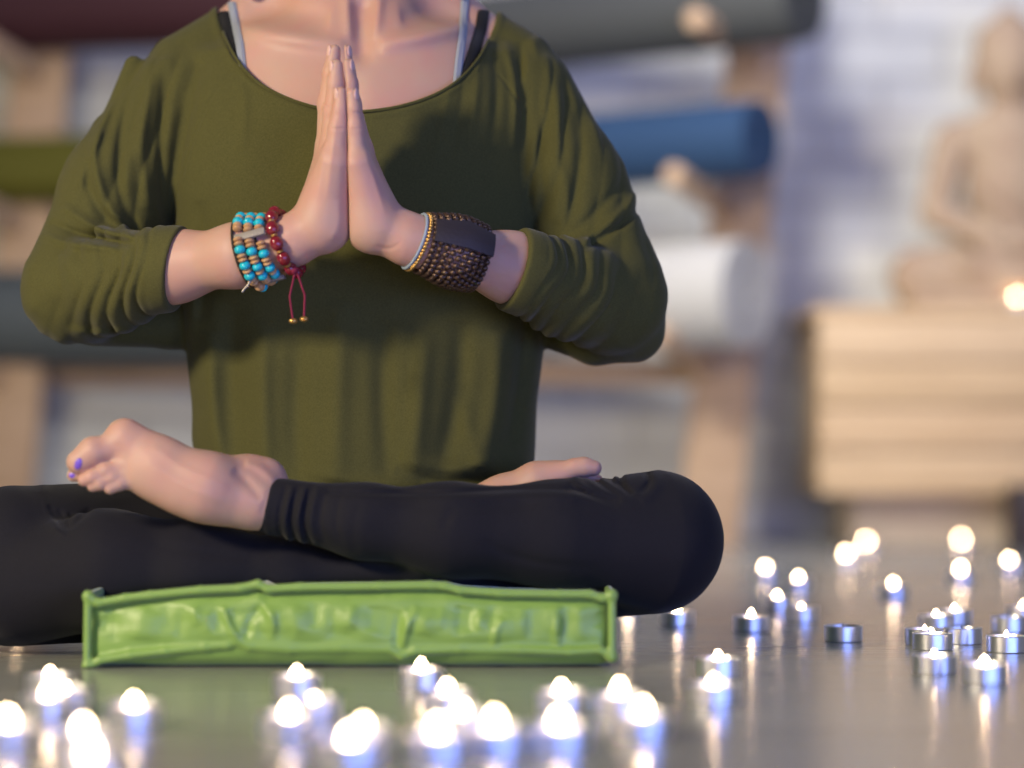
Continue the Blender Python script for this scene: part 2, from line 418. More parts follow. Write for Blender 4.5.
# legs
THIGH_L = CH((440, 560, 2.63, 78), (540, 550, 2.55, 72), (650, 546, 2.45, 68))
CALF_L = CH((654, 541, 2.42, 70.5), (560, 536, 2.385, 52), (450, 530, 2.365, 44), (360, 521, 2.36, 34), (290, 509, 2.362, 24.5))
THIGH_R = CH((300, 560, 2.63, 78), (150, 560, 2.55, 79), (15, 566, 2.46, 80))
CALF_R = CH((28, 583, 2.43, 61), (110, 570, 2.405, 57), (200, 574, 2.405, 50), (290, 584, 2.41, 42), (400, 575, 2.43, 33), (470, 540, 2.44, 27))
UNDER = CH((300, 574, 2.40, 20), (420, 568, 2.39, 24), (520, 572, 2.42, 26), (600, 574, 2.46, 28))
PELV = CH((310, 540, 2.68, 85), (400, 540, 2.68, 85))
def legs(P):
    d = smin(chain(P, THIGH_L, .02), chain(P, CALF_L, .02), .010)
    e = smin(chain(P, THIGH_R, .02), chain(P, CALF_R, .02), .008)
    d = smin(smin(d, e, .004), chain(P, UNDER), .012)
    return smin(d, chain(P, PELV, .02), .03)
# head (above the frame) --------------------------------------------------
hc = W(352, -195, 2.60)
CY0, CX0, CX1 = 2.285, W(88, 0, 2.285)[0], W(611, 0, 2.285)[0]
def boxf(P, c, h, r):
    q = np.abs(P-c)-(h-r); return np.sqrt((np.maximum(q, 0)**2).sum(1))+np.minimum(q.max(1), 0)-r
cus_c = np.array([(CX0+CX1)/2, CY0+.19, .030])
TOP = [(88, 596), (98, 603), (125, 598), (150, 595), (200, 590), (240, 588), (258, 584), (268, 589), (300, 587), (380, 586), (430, 585), (445, 586), (460, 590), (500, 593), (560, 594), (590, 594), (602, 598), (612, 595)]
topx = np.array([W(x, y, CY0)[0] for x, y in TOP]); topz = np.array([W(x, y, CY0)[2] for x, y in TOP])
def cus_s(P):
    z = np.interp(P[:, 0], topx, topz)-.002
    return boxf(np.stack([P[:, 0], P[:, 1], P[:, 2]*.03/z], 1), cus_c*np.array([1, 1, 0]), np.array([(CX1-CX0)/2+.004, .193, .030]), .008)
def headf(P):
    d = ell(P, hc, np.array([.074, .095, .112]))
    d = smin(d, ell(P, hc+[0, -.022, -.055], np.array([.052, .066, .062])), .03)
    x = np.abs(P[:, 0]-hc[0]); Q = np.stack([x, P[:, 1]-hc[1], P[:, 2]-hc[2]], 1)
    A = np.array
    d = smin(d, rc(Q, A([0, -.090, .012]), A([0, -.108, -.028]), .006, .010), .01)       # nose
    d = smin(d, rc(Q, A([0, -.104, -.030]), A([.009, -.098, -.032]), .007, .006), .006)
    d = smin(d, rc(Q, A([0, -.088, -.057]), A([.018, -.082, -.056]), .007, .003), .004)   # lips
    d = smin(d, rc(Q, A([0, -.086, -.065]), A([.015, -.080, -.063]), .007, .003), .003)
    d = smax(d, -rc(Q, A([.026, -.100, .008]), A([.040, -.090, .008]), .009, .009), .012)   # eye sockets
    d = smin(d, ell(Q, A([.031, -.078, .006]), A([.0125, .0125, .0115])), .002)
    d = smin(d, ell(Q, A([.074, .008, -.008]), A([.006, .016, .028])), .006)               # ears
    return smin(d, rc(Q, A([0, -.072, -.098]), A([0, -.072, -.094]), .018, .018), .02)
def skin_coarse(P):
    d = smin(chestgroup(P), headf(P), .02)
    d = smin(d, armL(P), .02); d = smin(d, armR(P), .02)
    d = smin(d, smax(legs(P)+.007, -(cus_s(P)-.009), .004), .004)
    d = np.minimum(d, smin(footL(P), chain(P, CALF_L[-2:])+.006, .008)); d = np.minimum(d, smin(footR(P), chain(P, CALF_R[-2:])+.006, .008))
    return d
def skinL(P): return smin(armL(P), handL(P), .012) if True else 0
def skinR(P): return smin(armR(P), handR(P), .012)
def skinF(P):
    return np.minimum(np.minimum(legs(P)+.007, smin(footL(P), chain(P, CALF_L[-2:])+.006, .008)), smin(footR(P), chain(P, CALF_R[-2:])+.006, .008))
Xc = W(348, 150, 2.39)[0]
bxL = (np.array([W(150, 200, 2.43)[0], 2.30, W(0, 330, 2.4)[2]]), np.array([Xc+.012, 2.498, W(0, 25, 2.4)[2]]))
bxR = (np.array([Xc-.012, 2.30, W(0, 330, 2.4)[2]]), np.array([W(540, 200, 2.43)[0], 2.498, W(0, 25, 2.4)[2]]))
bxF = (np.array([W(40, 0, 2.35)[0], 2.26, W(0, 545, 2.35)[2]]), np.array([W(312, 0, 2.35)[0], 2.50, W(0, 402, 2.35)[2]]))
def inside(b, m=0.0): return lambda c: np.all((c > b[0]-m) & (c < b[1]+m), 1)
parts = []
V, Q = extract(skin_coarse, (-.565, 2.22, 0.0), (.26, 2.82, .95), .0035)
parts.append(crop(V, Q, lambda c: ~(inside(bxL)(c) | inside(bxR)(c) | inside(bxF)(c))))
for fn, b, vx in ((skinL, bxL, .0011), (skinR, bxR, .0011), (skinF, bxF, .0016)):
    V, Q = extract(fn, b[0]-.008, b[1]+.008, vx); parts.append(crop(V, Q, inside(b, .001)))
off = 0; VV = []; QQ = []
for V, Q in parts: VV.append(V); QQ.append(Q+off); off += len(V)
person = link('person', mesh_np('person', np.concatenate(VV), np.concatenate(QQ)), M['skin'])
tag(person, 'person in an olive long-sleeved top and black leggings sitting cross-legged, palms pressed', 'person')

# ---- leggings
Hl = Height(-60, 450, 740, 660)
# knee creases on camera left, folds at the ankle cuff, the crease over the other knee
for a in ([(48, 505), (58, 522), (66, 531)], [(58, 508), (64, 522), (72, 530)], [(72, 512), (68, 524), (64, 534)], [(92, 508), (80, 519), (68, 530)], [(40, 492), (42, 512), (54, 528)]):
    Hl.stroke(a, 3.0, -.0016)
Hl.stroke([(46, 482), (40, 500), (50, 525), (66, 535)], 5, .0022)
Hl.stroke([(100, 508), (140, 504), (190, 512), (260, 535)], 6, -.0012)
for x, a in ((268, .0008), (281, -.0016), (287, .0018), (293, -.002), (300, .002), (306, -.0022), (313, .0016), (322, -.0013), (338, -.0008)):
    Hl.stroke([(x+6, 485), (x, 505), (x-3, 525), (x+4, 545)], 2.6, a)
Hl.stroke([(330, 492), (420, 494), (500, 490), (570, 488), (612, 500)], 2.4, -.0016, False)
Hl.stroke([(420, 500), (500, 497), (580, 495), (615, 503)], 5, .0015)
for a in ([(585, 470), (600, 484), (622, 498)], [(600, 468), (612, 482), (634, 494)], [(578, 478), (598, 492), (622, 502)], [(640, 494), (650, 484), (648, 472)], [(620, 474), (622, 486), (632, 496)], [(565, 484), (590, 496), (618, 506)]):
    Hl.stroke(a, 3.2, -.0024)
Hl.stroke([(572, 476), (592, 488), (618, 500)], 4, .0018).stroke([(655, 470), (658, 486), (640, 502)], 6, .0015)
for a in ([(455, 505), (447, 520), (443, 530)], [(360, 500), (352, 530), (356, 556)], [(480, 540), (520, 560), (600, 570)], [(150, 545), (200, 552), (260, 560)]): Hl.stroke(a, 5, -.0008)
Hl.H *= 1.55; Hl.noise(34, 26, .0007, 3)
cA = J(264, 506, 2.36, 24); cN = (J(360, 521, 2.36, 1)[0]-J(262, 503, 2.36, 1)[0]); cN = cN/np.linalg.norm(cN)
cN = cN+np.array([0, 0, -.12]); cN /= np.linalg.norm(cN)
def leggings_f(P):
    a = smin(chain(P, THIGH_L, .02), chain(P, CALF_L, .02), .010)
    cuff = rc(P, CALF_L[-2][0], J(258, 504, 2.36, 26.5)[0], CALF_L[-2][1]+.001, .0245)
    a = smin(a, cuff, .006)
    e = smin(chain(P, THIGH_R, .02), chain(P, CALF_R, .02), .008)
    fr = np.clip((2.50-P[:, 1])/.04, 0, 1)
    a = smax(a, -((P-cA[0])@cN), .003)
    hol = rc(P, J(300, 511, 2.362, 20)[0], J(240, 500, 2.358, 23)[0], .0195, .0225)
    hol = smax(hol, (P-cA[0])@cN-.010, .002)
    a = smax(a, -hol, .002)
    d = smin(smin(a, e, .004), chain(P, UNDER), .012)
    d = smin(d, chain(P, PELV, .02), .03)-Hl(P)*fr
    return smax(d, -cus_s(P), .006)
V, Q = extract(leggings_f, (-.565, 2.24, 0.002), (.26, 2.82, .30), .0024)
leggings = link('leggings', mesh_np('leggings', V, Q), M['leggings'], person)

# ---- shirt
shirt_tab = table([(60, 190, 520, 2.55, 2.72), (100, 172, 545, 2.520, 2.725), (150, 172, 547, 2.507, 2.73), (200, 171, 548, 2.497, 2.73), (250, 173, 548, 2.494, 2.725), (300, 181, 548, 2.497, 2.72),
                   (350, 185, 546, 2.500, 2.72), (400, 190, 538, 2.498, 2.725), (440, 194, 536, 2.490, 2.74), (470, 203, 534, 2.480, 2.75), (495, 216, 520, 2.476, 2.755), (530, 225, 510, 2.48, 2.76)])
Ht = Height(140, -20, 600, 520)
for a, w, m in (([(235, 300), (232, 380), (240, 470)], 13, -.0045), ([(265, 320), (262, 400), (268, 480)], 10, .0035), ([(300, 330), (296, 410), (300, 485)], 12, -.0035),
                ([(340, 300), (338, 390), (335, 485)], 13, .0035), ([(385, 320), (382, 400), (388, 480)], 11, -.0038), ([(425, 330), (420, 400), (412, 480)], 11, .0042),
                ([(462, 320), (458, 400), (440, 478)], 12, -.0045), ([(500, 330), (498, 400), (480, 470)], 12, .0040), ([(525, 300), (520, 380), (508, 450)], 7, -.0035),
                ([(210, 330), (210, 400), (222, 470)], 9, .003), ([(400, 455), (445, 470), (495, 462)], 7, .003), ([(395, 470), (440, 484), (500, 478)], 6, -.003),
                ([(452, 380), (470, 430), (482, 476)], 9, .0012), ([(300, 470), (360, 482), (420, 484)], 6, .002),
                ([(186, 230), (192, 280), (190, 340)], 7, .003), ([(200, 200), (207, 260), (204, 320)], 7, -.0025),
                ([(540, 200), (528, 260), (524, 330)], 8, -.003), ([(280, 240), (330, 262), (390, 258)], 16, .002),
                ([(478, 62), (477, 95), (468, 150)], 4.5, .0012), ([(464, 76), (461, 110), (450, 160)], 4.5, -.0011), ([(492, 48), (498, 90), (490, 160)], 5, -.0016), ([(450, 86), (445, 118), (434, 160)], 4.5, .0009),
                ([(505, 40), (518, 90), (514, 150)], 5, .0025), ([(520, 40), (532, 90), (534, 170)], 4.5, -.003), ([(532, 36), (546, 90), (548, 180)], 5, .0035),
                ([(240, 75), (246, 110), (240, 150)], 6, .0012), ([(200, 60), (190, 110), (176, 180)], 6, -.002)):
    Ht.stroke(a, w, m)
Ht.stroke([(229, 74), (214, 92), (198, 125), (183, 175)], 1.3, -.0008, False).stroke([(500, 76), (515, 95), (530, 130), (543, 180)], 1.3, -.0007, False)
Ht.noise(50, 60, .0012, 5)
HL = Height(0, 20, 200, 370)
for a, w, m in (([(128, 62), (112, 100), (96, 140), (78, 190)], 5, .0045), ([(140, 62), (128, 100), (118, 150), (120, 200), (140, 235)], 5, -.0050), ([(152, 50), (146, 100), (140, 150), (150, 210)], 6, .0045),
                ([(165, 60), (162, 120), (160, 180), (166, 225)], 5, -.0045), ([(100, 128), (92, 160), (104, 200), (128, 230)], 5, .0045), ([(90, 150), (86, 178), (97, 208), (118, 234)], 5, -.0030),
                ([(62, 205), (84, 222), (110, 232), (140, 238)], 5, .0050), ([(50, 222), (78, 234), (104, 240), (134, 244)], 4, -.0052), ([(42, 232), (60, 242), (90, 246), (124, 250)], 4.5, .004),
                ([(100, 200), (112, 215), (135, 225)], 3, .002), ([(66, 330), (100, 336), (140, 330)], 5, .003)):
    HL.stroke(a, w, m)
HL.noise(16, 16, .0006, 8)
HR = Height(490, 20, 700, 390)
for a, w, m in (([(520, 30), (538, 90), (542, 150), (544, 220)], 5, -.0045), ([(535, 36), (556, 90), (560, 160), (556, 225)], 6, .0045), ([(552, 55), (574, 110), (580, 160), (572, 215)], 6, -.0038),
                ([(575, 75), (596, 120), (606, 165), (600, 200)], 6, .0035), ([(641, 186), (630, 205), (606, 226), (580, 244)], 5, .0055), ([(643, 204), (628, 220), (604, 236), (584, 250)], 4, -.0055),
                ([(630, 168), (612, 196), (590, 218), (566, 238)], 5, -.0040), ([(560, 160), (570, 200), (560, 238)], 5, .003),
                ([(575, 352), (600, 358), (632, 352)], 4, -.003), ([(640, 230), (652, 262), (654, 290)], 4, -.002)):
    HR.stroke(a, w, m)
HR.noise(16, 16, .0006, 9)
SL_U = CH((179, 98, 2.62, 50), (120, 190, 2.595, 56), (76, 284, 2.56, 52)); SL_F = CH((76, 292, 2.55, 53), (120, 279, 2.50, 45), (165, 269, 2.452, 38.5), (196, 262, 2.43, 36))
SL_B = CH((96, 318, 2.585, 28), (172, 322, 2.60, 26), (196, 330, 2.61, 20))
SR_U = CH((526, 97, 2.62, 50), (568, 188, 2.595, 56), (611, 288, 2.56, 54)); SR_F = CH((612, 303, 2.55, 54), (565, 288, 2.50, 46), (520, 271, 2.452, 38.5), (488, 262, 2.43, 36))
SR_B = CH((632, 330, 2.575, 33), (596, 338, 2.595, 26), (550, 322, 2.61, 26))
def cuffs(P, d, c, ax, tilt, js):
    n = ax/np.linalg.norm(ax)+tilt; n = n/np.linalg.norm(n); s = (P-c)@n
    d = smax(d, s, .003)
    hol = chain(P, js)+.0042
    hol = smax(smax(hol, s-.05, .001), -(s+.022), .002)
    return smax(d, -hol, .0022), s
cLc = J(177, 267, 2.44, 1)[0]; cLa = SL_F[3][0]-SL_F[1][0]
cRc = J(515, 268, 2.44, 1)[0]; cRa = SR_F[3][0]-SR_F[1][0]
def fore(P, js, js2, H, c, a, tilt, seed=0.0):
    d = smin(chain(P, js, .02), chain(P, js2, .02), .012)
    fr = np.clip((2.60-P[:, 1])/.03, 0, 1)
    n = a/np.linalg.norm(a)+tilt; n = n/np.linalg.norm(n); s = (P-c)@n
    cf = np.clip((-s-.012)/.015, 0, 1)                # the cuff itself lies smooth
    # gathered cloth: rounded rolls with sharp valleys running round the arm
    q = P-c; ax_ = a/np.linalg.norm(a); u = q-(q@ax_)[:, None]*ax_; th = np.arctan2(u[:, 2], -u[:, 1])
    S = np.maximum(-s, 0); ph = 11.5*(1-np.exp(-S/.14))+.34*np.sin(1.6*th+1.3+seed)+.22*np.sin(2.7*th+S*22+seed*2)
    env = np.clip((S-.017)/.010, 0, 1)*np.clip((.150-S)/.05, 0, 1)*(.78+.22*np.sin(th*1.5+S*50+seed*2))
    g = (np.sqrt(np.sin(PI*ph)**2+.012)-.6)*.0046*env
    return d-H(P)*fr*cf-g*fr
NPX = [(218, -60), (216, 10), (222, 30), (232, 52), (246, 72), (262, 86), (285, 98), (315, 108), (348, 113), (385, 110), (415, 103), (440, 93), (460, 80), (478, 60), (490, 38), (499, 13), (498, -60)]
NP = np.array(NPX, float)
for _ in range(2):
    q = [NP[0]]
    for a, b in zip(NP[:-1], NP[1:]): q += [a*.75+b*.25, a*.25+b*.75]
    q.append(NP[-1]); NP = np.array(q)
def neck2d(P):
    px, py = PX(P); d = np.full(len(P), 1e9); ins = np.zeros(len(P), bool); n = len(NP)
    for i in range(n):
        a = NP[i]; b = NP[(i+1) % n]; e = b-a; wx = px-a[0]; wy = py-a[1]
        t = np.clip((wx*e[0]+wy*e[1])/(e@e), 0, 1); d = np.minimum(d, (wx-t*e[0])**2+(wy-t*e[1])**2)
        c = ((a[1] <= py) != (b[1] <= py)); x = a[0]+(py-a[1])/(b[1]-a[1]+1e-12)*e[0]; ins ^= c & (px < x)
    return np.where(ins, -1, 1)*np.sqrt(d)*.001
TLT = np.array([0, .50, -.25]); TRT = np.array([0, .40, .02])
HL.H *= 1.15; HR.H *= .8; Ht.H *= 1.8
def shirt_f(P):
    body = smin(chestgroup(P)-.0045, shirt_tab(P, 2.35), .02)
    front = np.clip((2.64-P[:, 1])/.03, 0, 1)
    body = body-Ht(P)*front
    Lf = fore(P, SL_U, SL_F, HL, cLc, cLa, TLT); Lf = smin(Lf, chain(P, SL_B), .012)
    Lf = smin(Lf, rc(P, J(66, 226, 2.585, 1)[0], J(60, 250, 2.575, 1)[0], .0175, .02), .008)
    Lf = smin(Lf, rc(P, J(134, 66, 2.61, 1)[0], J(112, 130, 2.60, 1)[0], .010, .014), .006)
    Lf = smin(Lf, rc(P, J(106, 130, 2.60, 1)[0], J(92, 168, 2.59, 1)[0], .014, .015), .006)
    Rf = fore(P, SR_U, SR_F, HR, cRc, cRa, TRT, 1.9); Rf = smin(Rf, chain(P, SR_B), .012)
    Lf, sL = cuffs(P, Lf, cLc, cLa, TLT, SL_F[1:])
    Rf, sR = cuffs(P, Rf, cRc, cRa, TRT, SR_F[1:])
    d = smin(body, Lf, .007); d = smin(d, Rf, .007)
    top = np.clip((P[:, 2]-W(0, 115, 2.55)[2])/.03, 0, 1)
    nk = neck2d(P)
    # keep the cut of the neckline a clean edge
    d = d-.0012*np.exp(-((nk-.0045)/.003)**2)*(P[:, 1] < 2.66)
    return smax(d, -nk, .0015)
V, Q = extract(shirt_f, (-.52, 2.36, .13), (.20, 2.82, .66), .0021)
shirt = link('long_sleeved_top', mesh_np('shirt', V, Q), M['shirt'], person)
# neckline binding
bind = [march(lambda P: smin(chestgroup(P)-.0045, shirt_tab(P, 2.35), .02), x, y) for x, y in NP[10:-10]]
bind = [b+grad(chestgroup, b)*.0008 for b in bind]
MB().tube(bind, .0016, 8).build('neckline_binding', M['shirt'], shirt)
# straps
def strap(name, pts, half, m):
    pts = np.array(pts, float)
    q = np.concatenate([np.linspace(a, b, 9)[:-1] for a, b in zip(pts[:-1], pts[1:])]+[pts[-1:]])
    q = np.array([c for c in q if all(march(chestgroup, c[0]+k, c[1])[1] < 2.70 for k in (-half, 0, half))])
    V = []; F = []
    for i, (x, y) in enumerate(q):
        t = q[min(i+1, len(q)-1)]-q[max(i-1, 0)]; t /= np.linalg.norm(t); nn = np.array([t[1], -t[0]])
        for s in (-1, -.5, .5, 1):
            p = march(chestgroup, *(q[i]+nn*s*half)); g = grad(chestgroup, p)
            V.append(p+g*(.0008 if abs(s) == 1 else .0028))
        if i:
            b = 4*i; F += [[b-4+k, b-3+k, b+1+k, b+k] for k in range(3)]
    mb = MB().add(V, F); return mb.build(name, m, person)
strap('tank_strap', [(231, -2), (235, 20), (240, 45), (244, 80)], 4.2, M['strap_grey'])['label'] = 'grey tank top strap'
strap('tank_strap', [(465, -2), (463, 30), (459, 60), (456, 90)], 4.2, M['strap_grey'])['label'] = 'grey tank top strap'
strap('bra_strap', [(221, 2), (226, 24), (232, 50), (238, 74)], 5.6, M['strap_black'])['label'] = 'black bra strap'
strap('bra_strap', [(485, 2), (481, 28), (474, 52), (464, 80)], 6.0, M['strap_black'])['label'] = 'black bra strap'
# hair
def hair_f(P):
    d = ell(P, hc+[0, .018, .012], np.array([.084, .104, .118]))
    d = smax(d, -ell(P, hc+[0, -.075, -.025], np.array([.062, .09, .085])), .008)
    for s in (-1, 1):
        e = chain(P, [(hc+[s*.066, .02, .0], .030), (hc+[s*.075, .035, -.10], .030), (W(352+s*84, -30, 2.70), .022), (W(352+s*86, 40, 2.735), .02), (W(352+s*70, 110, 2.755), .012)], .02)
        d = smin(d, e, .02)
    for s in (-1, 1): d = smin(d, chain(P, [(hc+[s*.075, .03, -.08], .02), (W(352+s*103, -42, 2.63), .012), (W(352+s*105, -9, 2.60), .006)], .01), .01)
    e = chain(P, [(hc+[0, .07, -.03], .06), (W(352, -20, 2.73), .05), (W(352, 90, 2.765), .035)], .02)
    d = smin(d, e, .03)
    return d-.0015*np.sin(P[:, 0]*900+6*np.sin(P[:, 2]*22))
V, Q = extract(hair_f, hc+[-.16, -.14, -.36], hc+[.16, .22, .16], .0045)
link('hair', mesh_np('hair', V, Q), M['hair'], person)
mb = MB()
for s in (-1, 1): 
    e = MB().ball(tuple(hc+[s*.031, -.0825, .006]), (.0105, .0090, .0085)); e.build('eye', mat('eye_white', (.7, .68, .65), .2), person)
    MB().ball(tuple(hc+[s*.031, -.0895, .006]), (.0052, .0025, .0052)).build('iris', M['hair'], person)
    MB().tube([tuple(hc+[s*x, -.0955+12*(x-.031)**2, .0135-28*(x-.031)**2]) for x in (.020, .024, .028, .031, .034, .038, .042)], .0012, 6).build('eyelashes', M['hair'], person)
    MB().tube([tuple(hc+[s*x, -.094+.35*abs(x-.031)**1.5*0+.004*(x > .04), .028+z]) for x, z in ((.016, 0), (.026, .004), (.036, .005), (.046, 0))], [.0015, .0026, .0024, .001], 6).build('eyebrow', M['hair'], person)
# nails
def nail(p, n, up, w, l, t, name, m):
    n = Vector(n).normalized(); up = Vector(up); up = (up-n*up.dot(n)).normalized(); x = up.cross(n)
    R = Matrix((x, up, n)).transposed()
    MB().ball(tuple(p), (w, l, t), 14, 10, R).build(name, m, person)
def finger_nail(js, side, fn, w=.0042, l=.0062):
    a, ra = js[-1]; b, rb = js[-2]; up = (a-b)/np.linalg.norm(a-b)
    n = np.array([side*.93, -.42, 0]); n = n-up*(n@up); n /= np.linalg.norm(n)
    c = a-up*.0012; t = .012
    for _ in range(60):
        d = float(fn((c+n*t)[None])[0])
        if d < 1e-4: break
        t -= d*.7
    nail(c+n*(t-.0009), n, up, w, l, .0016, 'fingernail', M['nail'])
for c in FL: finger_nail(c, -1, handL)
for c in FR: finger_nail(c, 1, handR)
p = march(footL, 78, 464); g = grad(footL, p); g = g+np.array([-.1, -.1, .0]); nail(p-g*.0010, g, (-.35, 0, -.9), .0034, .0056, .0018, 'toenail', M['toenail'])
for x, y in ((72, 475),):
    p = march(footL, x, y); g = grad(footL, p); nail(p-g*.0008, g, (-1, 0, -.4), .0028, .0034, .0012, 'toenail', M['toenail'])
# ------------------------------------------------------------------ bracelets
def surf_ring(f, c, ax, ang, tilt=0.0, r0=.055):
    """point of the arm surface seen from axis point c at angle ang (0 = towards viewer, pi/2 = up)"""
    ax = ax/np.linalg.norm(ax); u = np.array([0, -1.0, 0]); u = u-ax*(u@ax); u /= np.linalg.norm(u); v = np.cross(u, ax); v = v if v[2] > 0 else -v
    n = u*math.cos(ang)+v*math.sin(ang); t = r0
    for _ in range(60):
        d = float(f((c+n*t)[None])[0])
        if d < 1e-4: break
        t -= d*.8
    return c+n*t, n, ax
def armLs(P): return skinL(P)
aL0 = J(249, 254, 2.41, 1)[0]; aL1 = J(292, 242, 2.40, 1)[0]; axL = aL1-aL0; axL /= np.linalg.norm(axL)
mm = .001
def orient(t, n):
    t = Vector(t).normalized(); n = Vector(n); n = (n-t*n.dot(t)).normalized(); b = t.cross(n)
    return Matrix((b, n, t)).transposed()          # local z along t
def bead(name, p, t, n, w, l, m, parent, proto={}):
    key = (name, m.name, round(w, 5), round(l, 5))
    if key not in proto:
        mb = MB(); prof = [(0.22*w, -l/2)]+[(w/2*math.cos(a)**.6, l/2*math.sin(a)) for a in np.linspace(-1.25, 1.25, 7)]+[(0.22*w, l/2)]
        mb.lathe(prof, 12); o = mb.build(name, m, parent); proto[key] = o
    else:
        o = proto[key].copy(); COL.objects.link(o); o.parent = parent
    o.matrix_local = Matrix.LocRotScale(Vector(p), orient(t, n).to_quaternion(), None)
    return o
tb = empty('turquoise_bead_cuff'); tag(tb, 'turquoise and tan beaded cuff with a grey bar on the wrist beside the red beads', 'bracelet')
seq = [('turquoise_bead', 7.6), ('wooden_bead', 4), ('turquoise_bead', 7.6), ('wooden_bead', 4), ('wooden_bead', 4), ('bar', 8.2), ('wooden_bead', 4), ('wooden_bead', 4), ('turquoise_bead', 7.6), ('wooden_bead', 4), ('wooden_bead', 3.6)]
cols = (4.0, 13.4, 22.8)
bar_pts = []
def walk(f, c, ax, a0, items, place, rad_off, closed_len=2*PI):
    a = a0; used = 0; i = 0
    while used < closed_len-.05:
        nm, l = items[i % len(items)]
        p, n, _ = surf_ring(f, c, ax, a); R = np.linalg.norm(p-c)+rad_off
        da = l*mm/R
        if used+da > closed_len+.02: break
        am = a-da/2; p, n, _ = surf_ring(f, c, ax, am)
        p2, _, _ = surf_ring(f, c, ax, am-.05); p1, _, _ = surf_ring(f, c, ax, am+.05)
        place(nm, l, p+n*rad_off, n, p2-p1)
        a -= da; used += da; i += 1
for ci, s in enumerate(cols):
    c = aL0+axL*s*mm
    def place(nm, l, p, n, t, ci=ci):
        if nm == 'bar':
            if ci == 1: bar_pts.append((p, n, t))
            return
        m = M['turquoise'] if nm[0] == 't' else M['tan']
        bead(nm, p, t, n, 10.6*mm if nm[0] == 't' else 9.0*mm, l*mm, m, tb)
    walk(armLs, c, axL, 1.40, seq, place, .0040)
for p, n, t in bar_pts:
    MB().box((0, 0, 0), (.033, .004, .0072), None, .001).build('spacer_bar', M['stone_bar'], tb).matrix_local = Matrix.LocRotScale(Vector(p), orient(t, n).to_quaternion(), None)
for s in (-1.8,):
    c = aL0+axL*s*mm; pts = [surf_ring(armLs, c, axL, a)[0]+surf_ring(armLs, c, axL, a)[1]*.0012 for a in np.linspace(0, 2*PI, 40)[:-1]]
    MB().tube(pts, .0018, 6, True).build('leather_edge', M['cord'], tb)
for s in (8.7, 18.1):
    c = aL0+axL*s*mm; pts = [surf_ring(armLs, c, axL, a)[0]+surf_ring(armLs, c, axL, a)[1]*.0008 for a in np.linspace(0, 2*PI, 40)[:-1]]
    MB().tube(pts, .0012, 6, True).build('cord', M['cord'], tb)
q0 = W(250, 279, 2.385)
MB().tube([tuple(q0+np.array([-.001, 0, 0])*k*1.5+np.array([0, 0, -.0030])*k+np.array([.0012*math.sin(k*1.2), 0, 0])) for k in range(5)], .0011, 8).build('clasp', M['silver'], tb)
rb = empty('red_bead_bracelet'); tag(rb, 'dark red bead bracelet with gold spacers and hanging cord ends, nearest the hand', 'bracelet')
c = aL0+axL*.0375
axR_ = axL+np.array([0, 0, .10]); axR_ /= np.linalg.norm(axR_)
def place(nm, l, p, n, t):
    bead(nm, p, t, n, 12.5*mm if nm[0] == 'r' else 7*mm, l*mm, M['redbead'] if nm[0] == 'r' else M['gold'], rb)
walk(armLs, c, axR_, 1.75, [('red_bead', 13.0), ('gold_spacer', 2.6)], place, .0052)
k0 = W(294, 270, 2.385)
MB().ball(tuple(k0), .0042).build('cord_knot', M['redcord'], rb)
for dx, e in ((-2, (293, 321)), (2, (304, 319))):
    a = W(296+dx*.5, 272, 2.385); b = W(e[0], e[1], 2.385); mid = (a+b)/2+np.array([.002*dx, 0, 0])
    MB().tube([tuple(a), tuple(a*.6+mid*.4), tuple(mid), tuple(mid*.4+b*.6), tuple(b)], .0011, 6).build('cord', M['redcord'], rb)
    MB().ball(tuple(b), (.0042, .003, .0027)).build('cord_end_bead', M['gold'], rb)
# dark cuff
def armRs(P): return skinR(P)
aR0 = J(419, 242, 2.40, 1)[0]; aR1 = J(490, 262, 2.425, 1)[0]; axD = aR1-aR0; axD /= np.linalg.norm(axD)
axB = axD+np.array([0, 0, .16]); axB /= np.linalg.norm(axB)
db = empty('dark_bead_cuff'); tag(db, 'wide dark bronze beaded cuff with a black wooden plaque', 'bracelet')
LEN = .058
for k in range(10):
    c = aR0+axD*(.0065+k*.0059); pts = []
    big = MB(); N = 30
    for j in range(N):
        a = 2*PI*(j+.5*(k % 2))/N; p, n, _ = surf_ring(armRs, c, axD, a)
        big.ball(tuple(p+n*.0026), (.0031, .0031, .0031), 8, 6)
    big.build('bead_strand', M['bronze'], db)
V = []; 
c0 = aR0+axD*.0045; c1 = aR0+axD*.063
mb = MB(); rows = []
for c in (c0, (c0+c1)/2, c1):
    r = []
    for a in (.93, .75, .55, .38, .22):
        p, n, _ = surf_ring(armRs, c, axD, a-.12); r.append((p+n*.0052, p+n*.0088))
    rows.append(r)
V = [q[0] for r in rows for q in r]+[q[1] for r in rows for q in r]; F = []
nc = 5; o = 15
for i in range(2):
    for j in range(nc-1):
        b = i*nc+j; F.append([b, b+1, b+nc+1, b+nc]); F.append([o+b, o+b+nc, o+b+nc+1, o+b+1])
for i in range(2):
    for j in (0, nc-1): b = i*nc+j; F.append([b, b+nc, o+b+nc, o+b])
for j in range(nc-1):
    for i in (0, 2): b = i*nc+j; F.append([b, b+1, o+b+1, o+b])
mb.add(V, F).build('wooden_plaque', M['darkwood'], db)
gb = empty('gold_bead_bracelet'); tag(gb, 'thin gold bead bracelet with a pale blue cord, between hand and dark cuff', 'bracelet')
axG = axD+np.array([-.22*0, 0, .30]); axG /= np.linalg.norm(axG)
axG = axD+np.array([0, 0, -.10]); axG /= np.linalg.norm(axG)
cG = aR0+axD*.000
big = MB(); N = 44
for j in range(N):
    a = 2*PI*j/N; p, n, _ = surf_ring(armRs, cG, axG, a); big.ball(tuple(p+n*.0024), .0021, 8, 6)
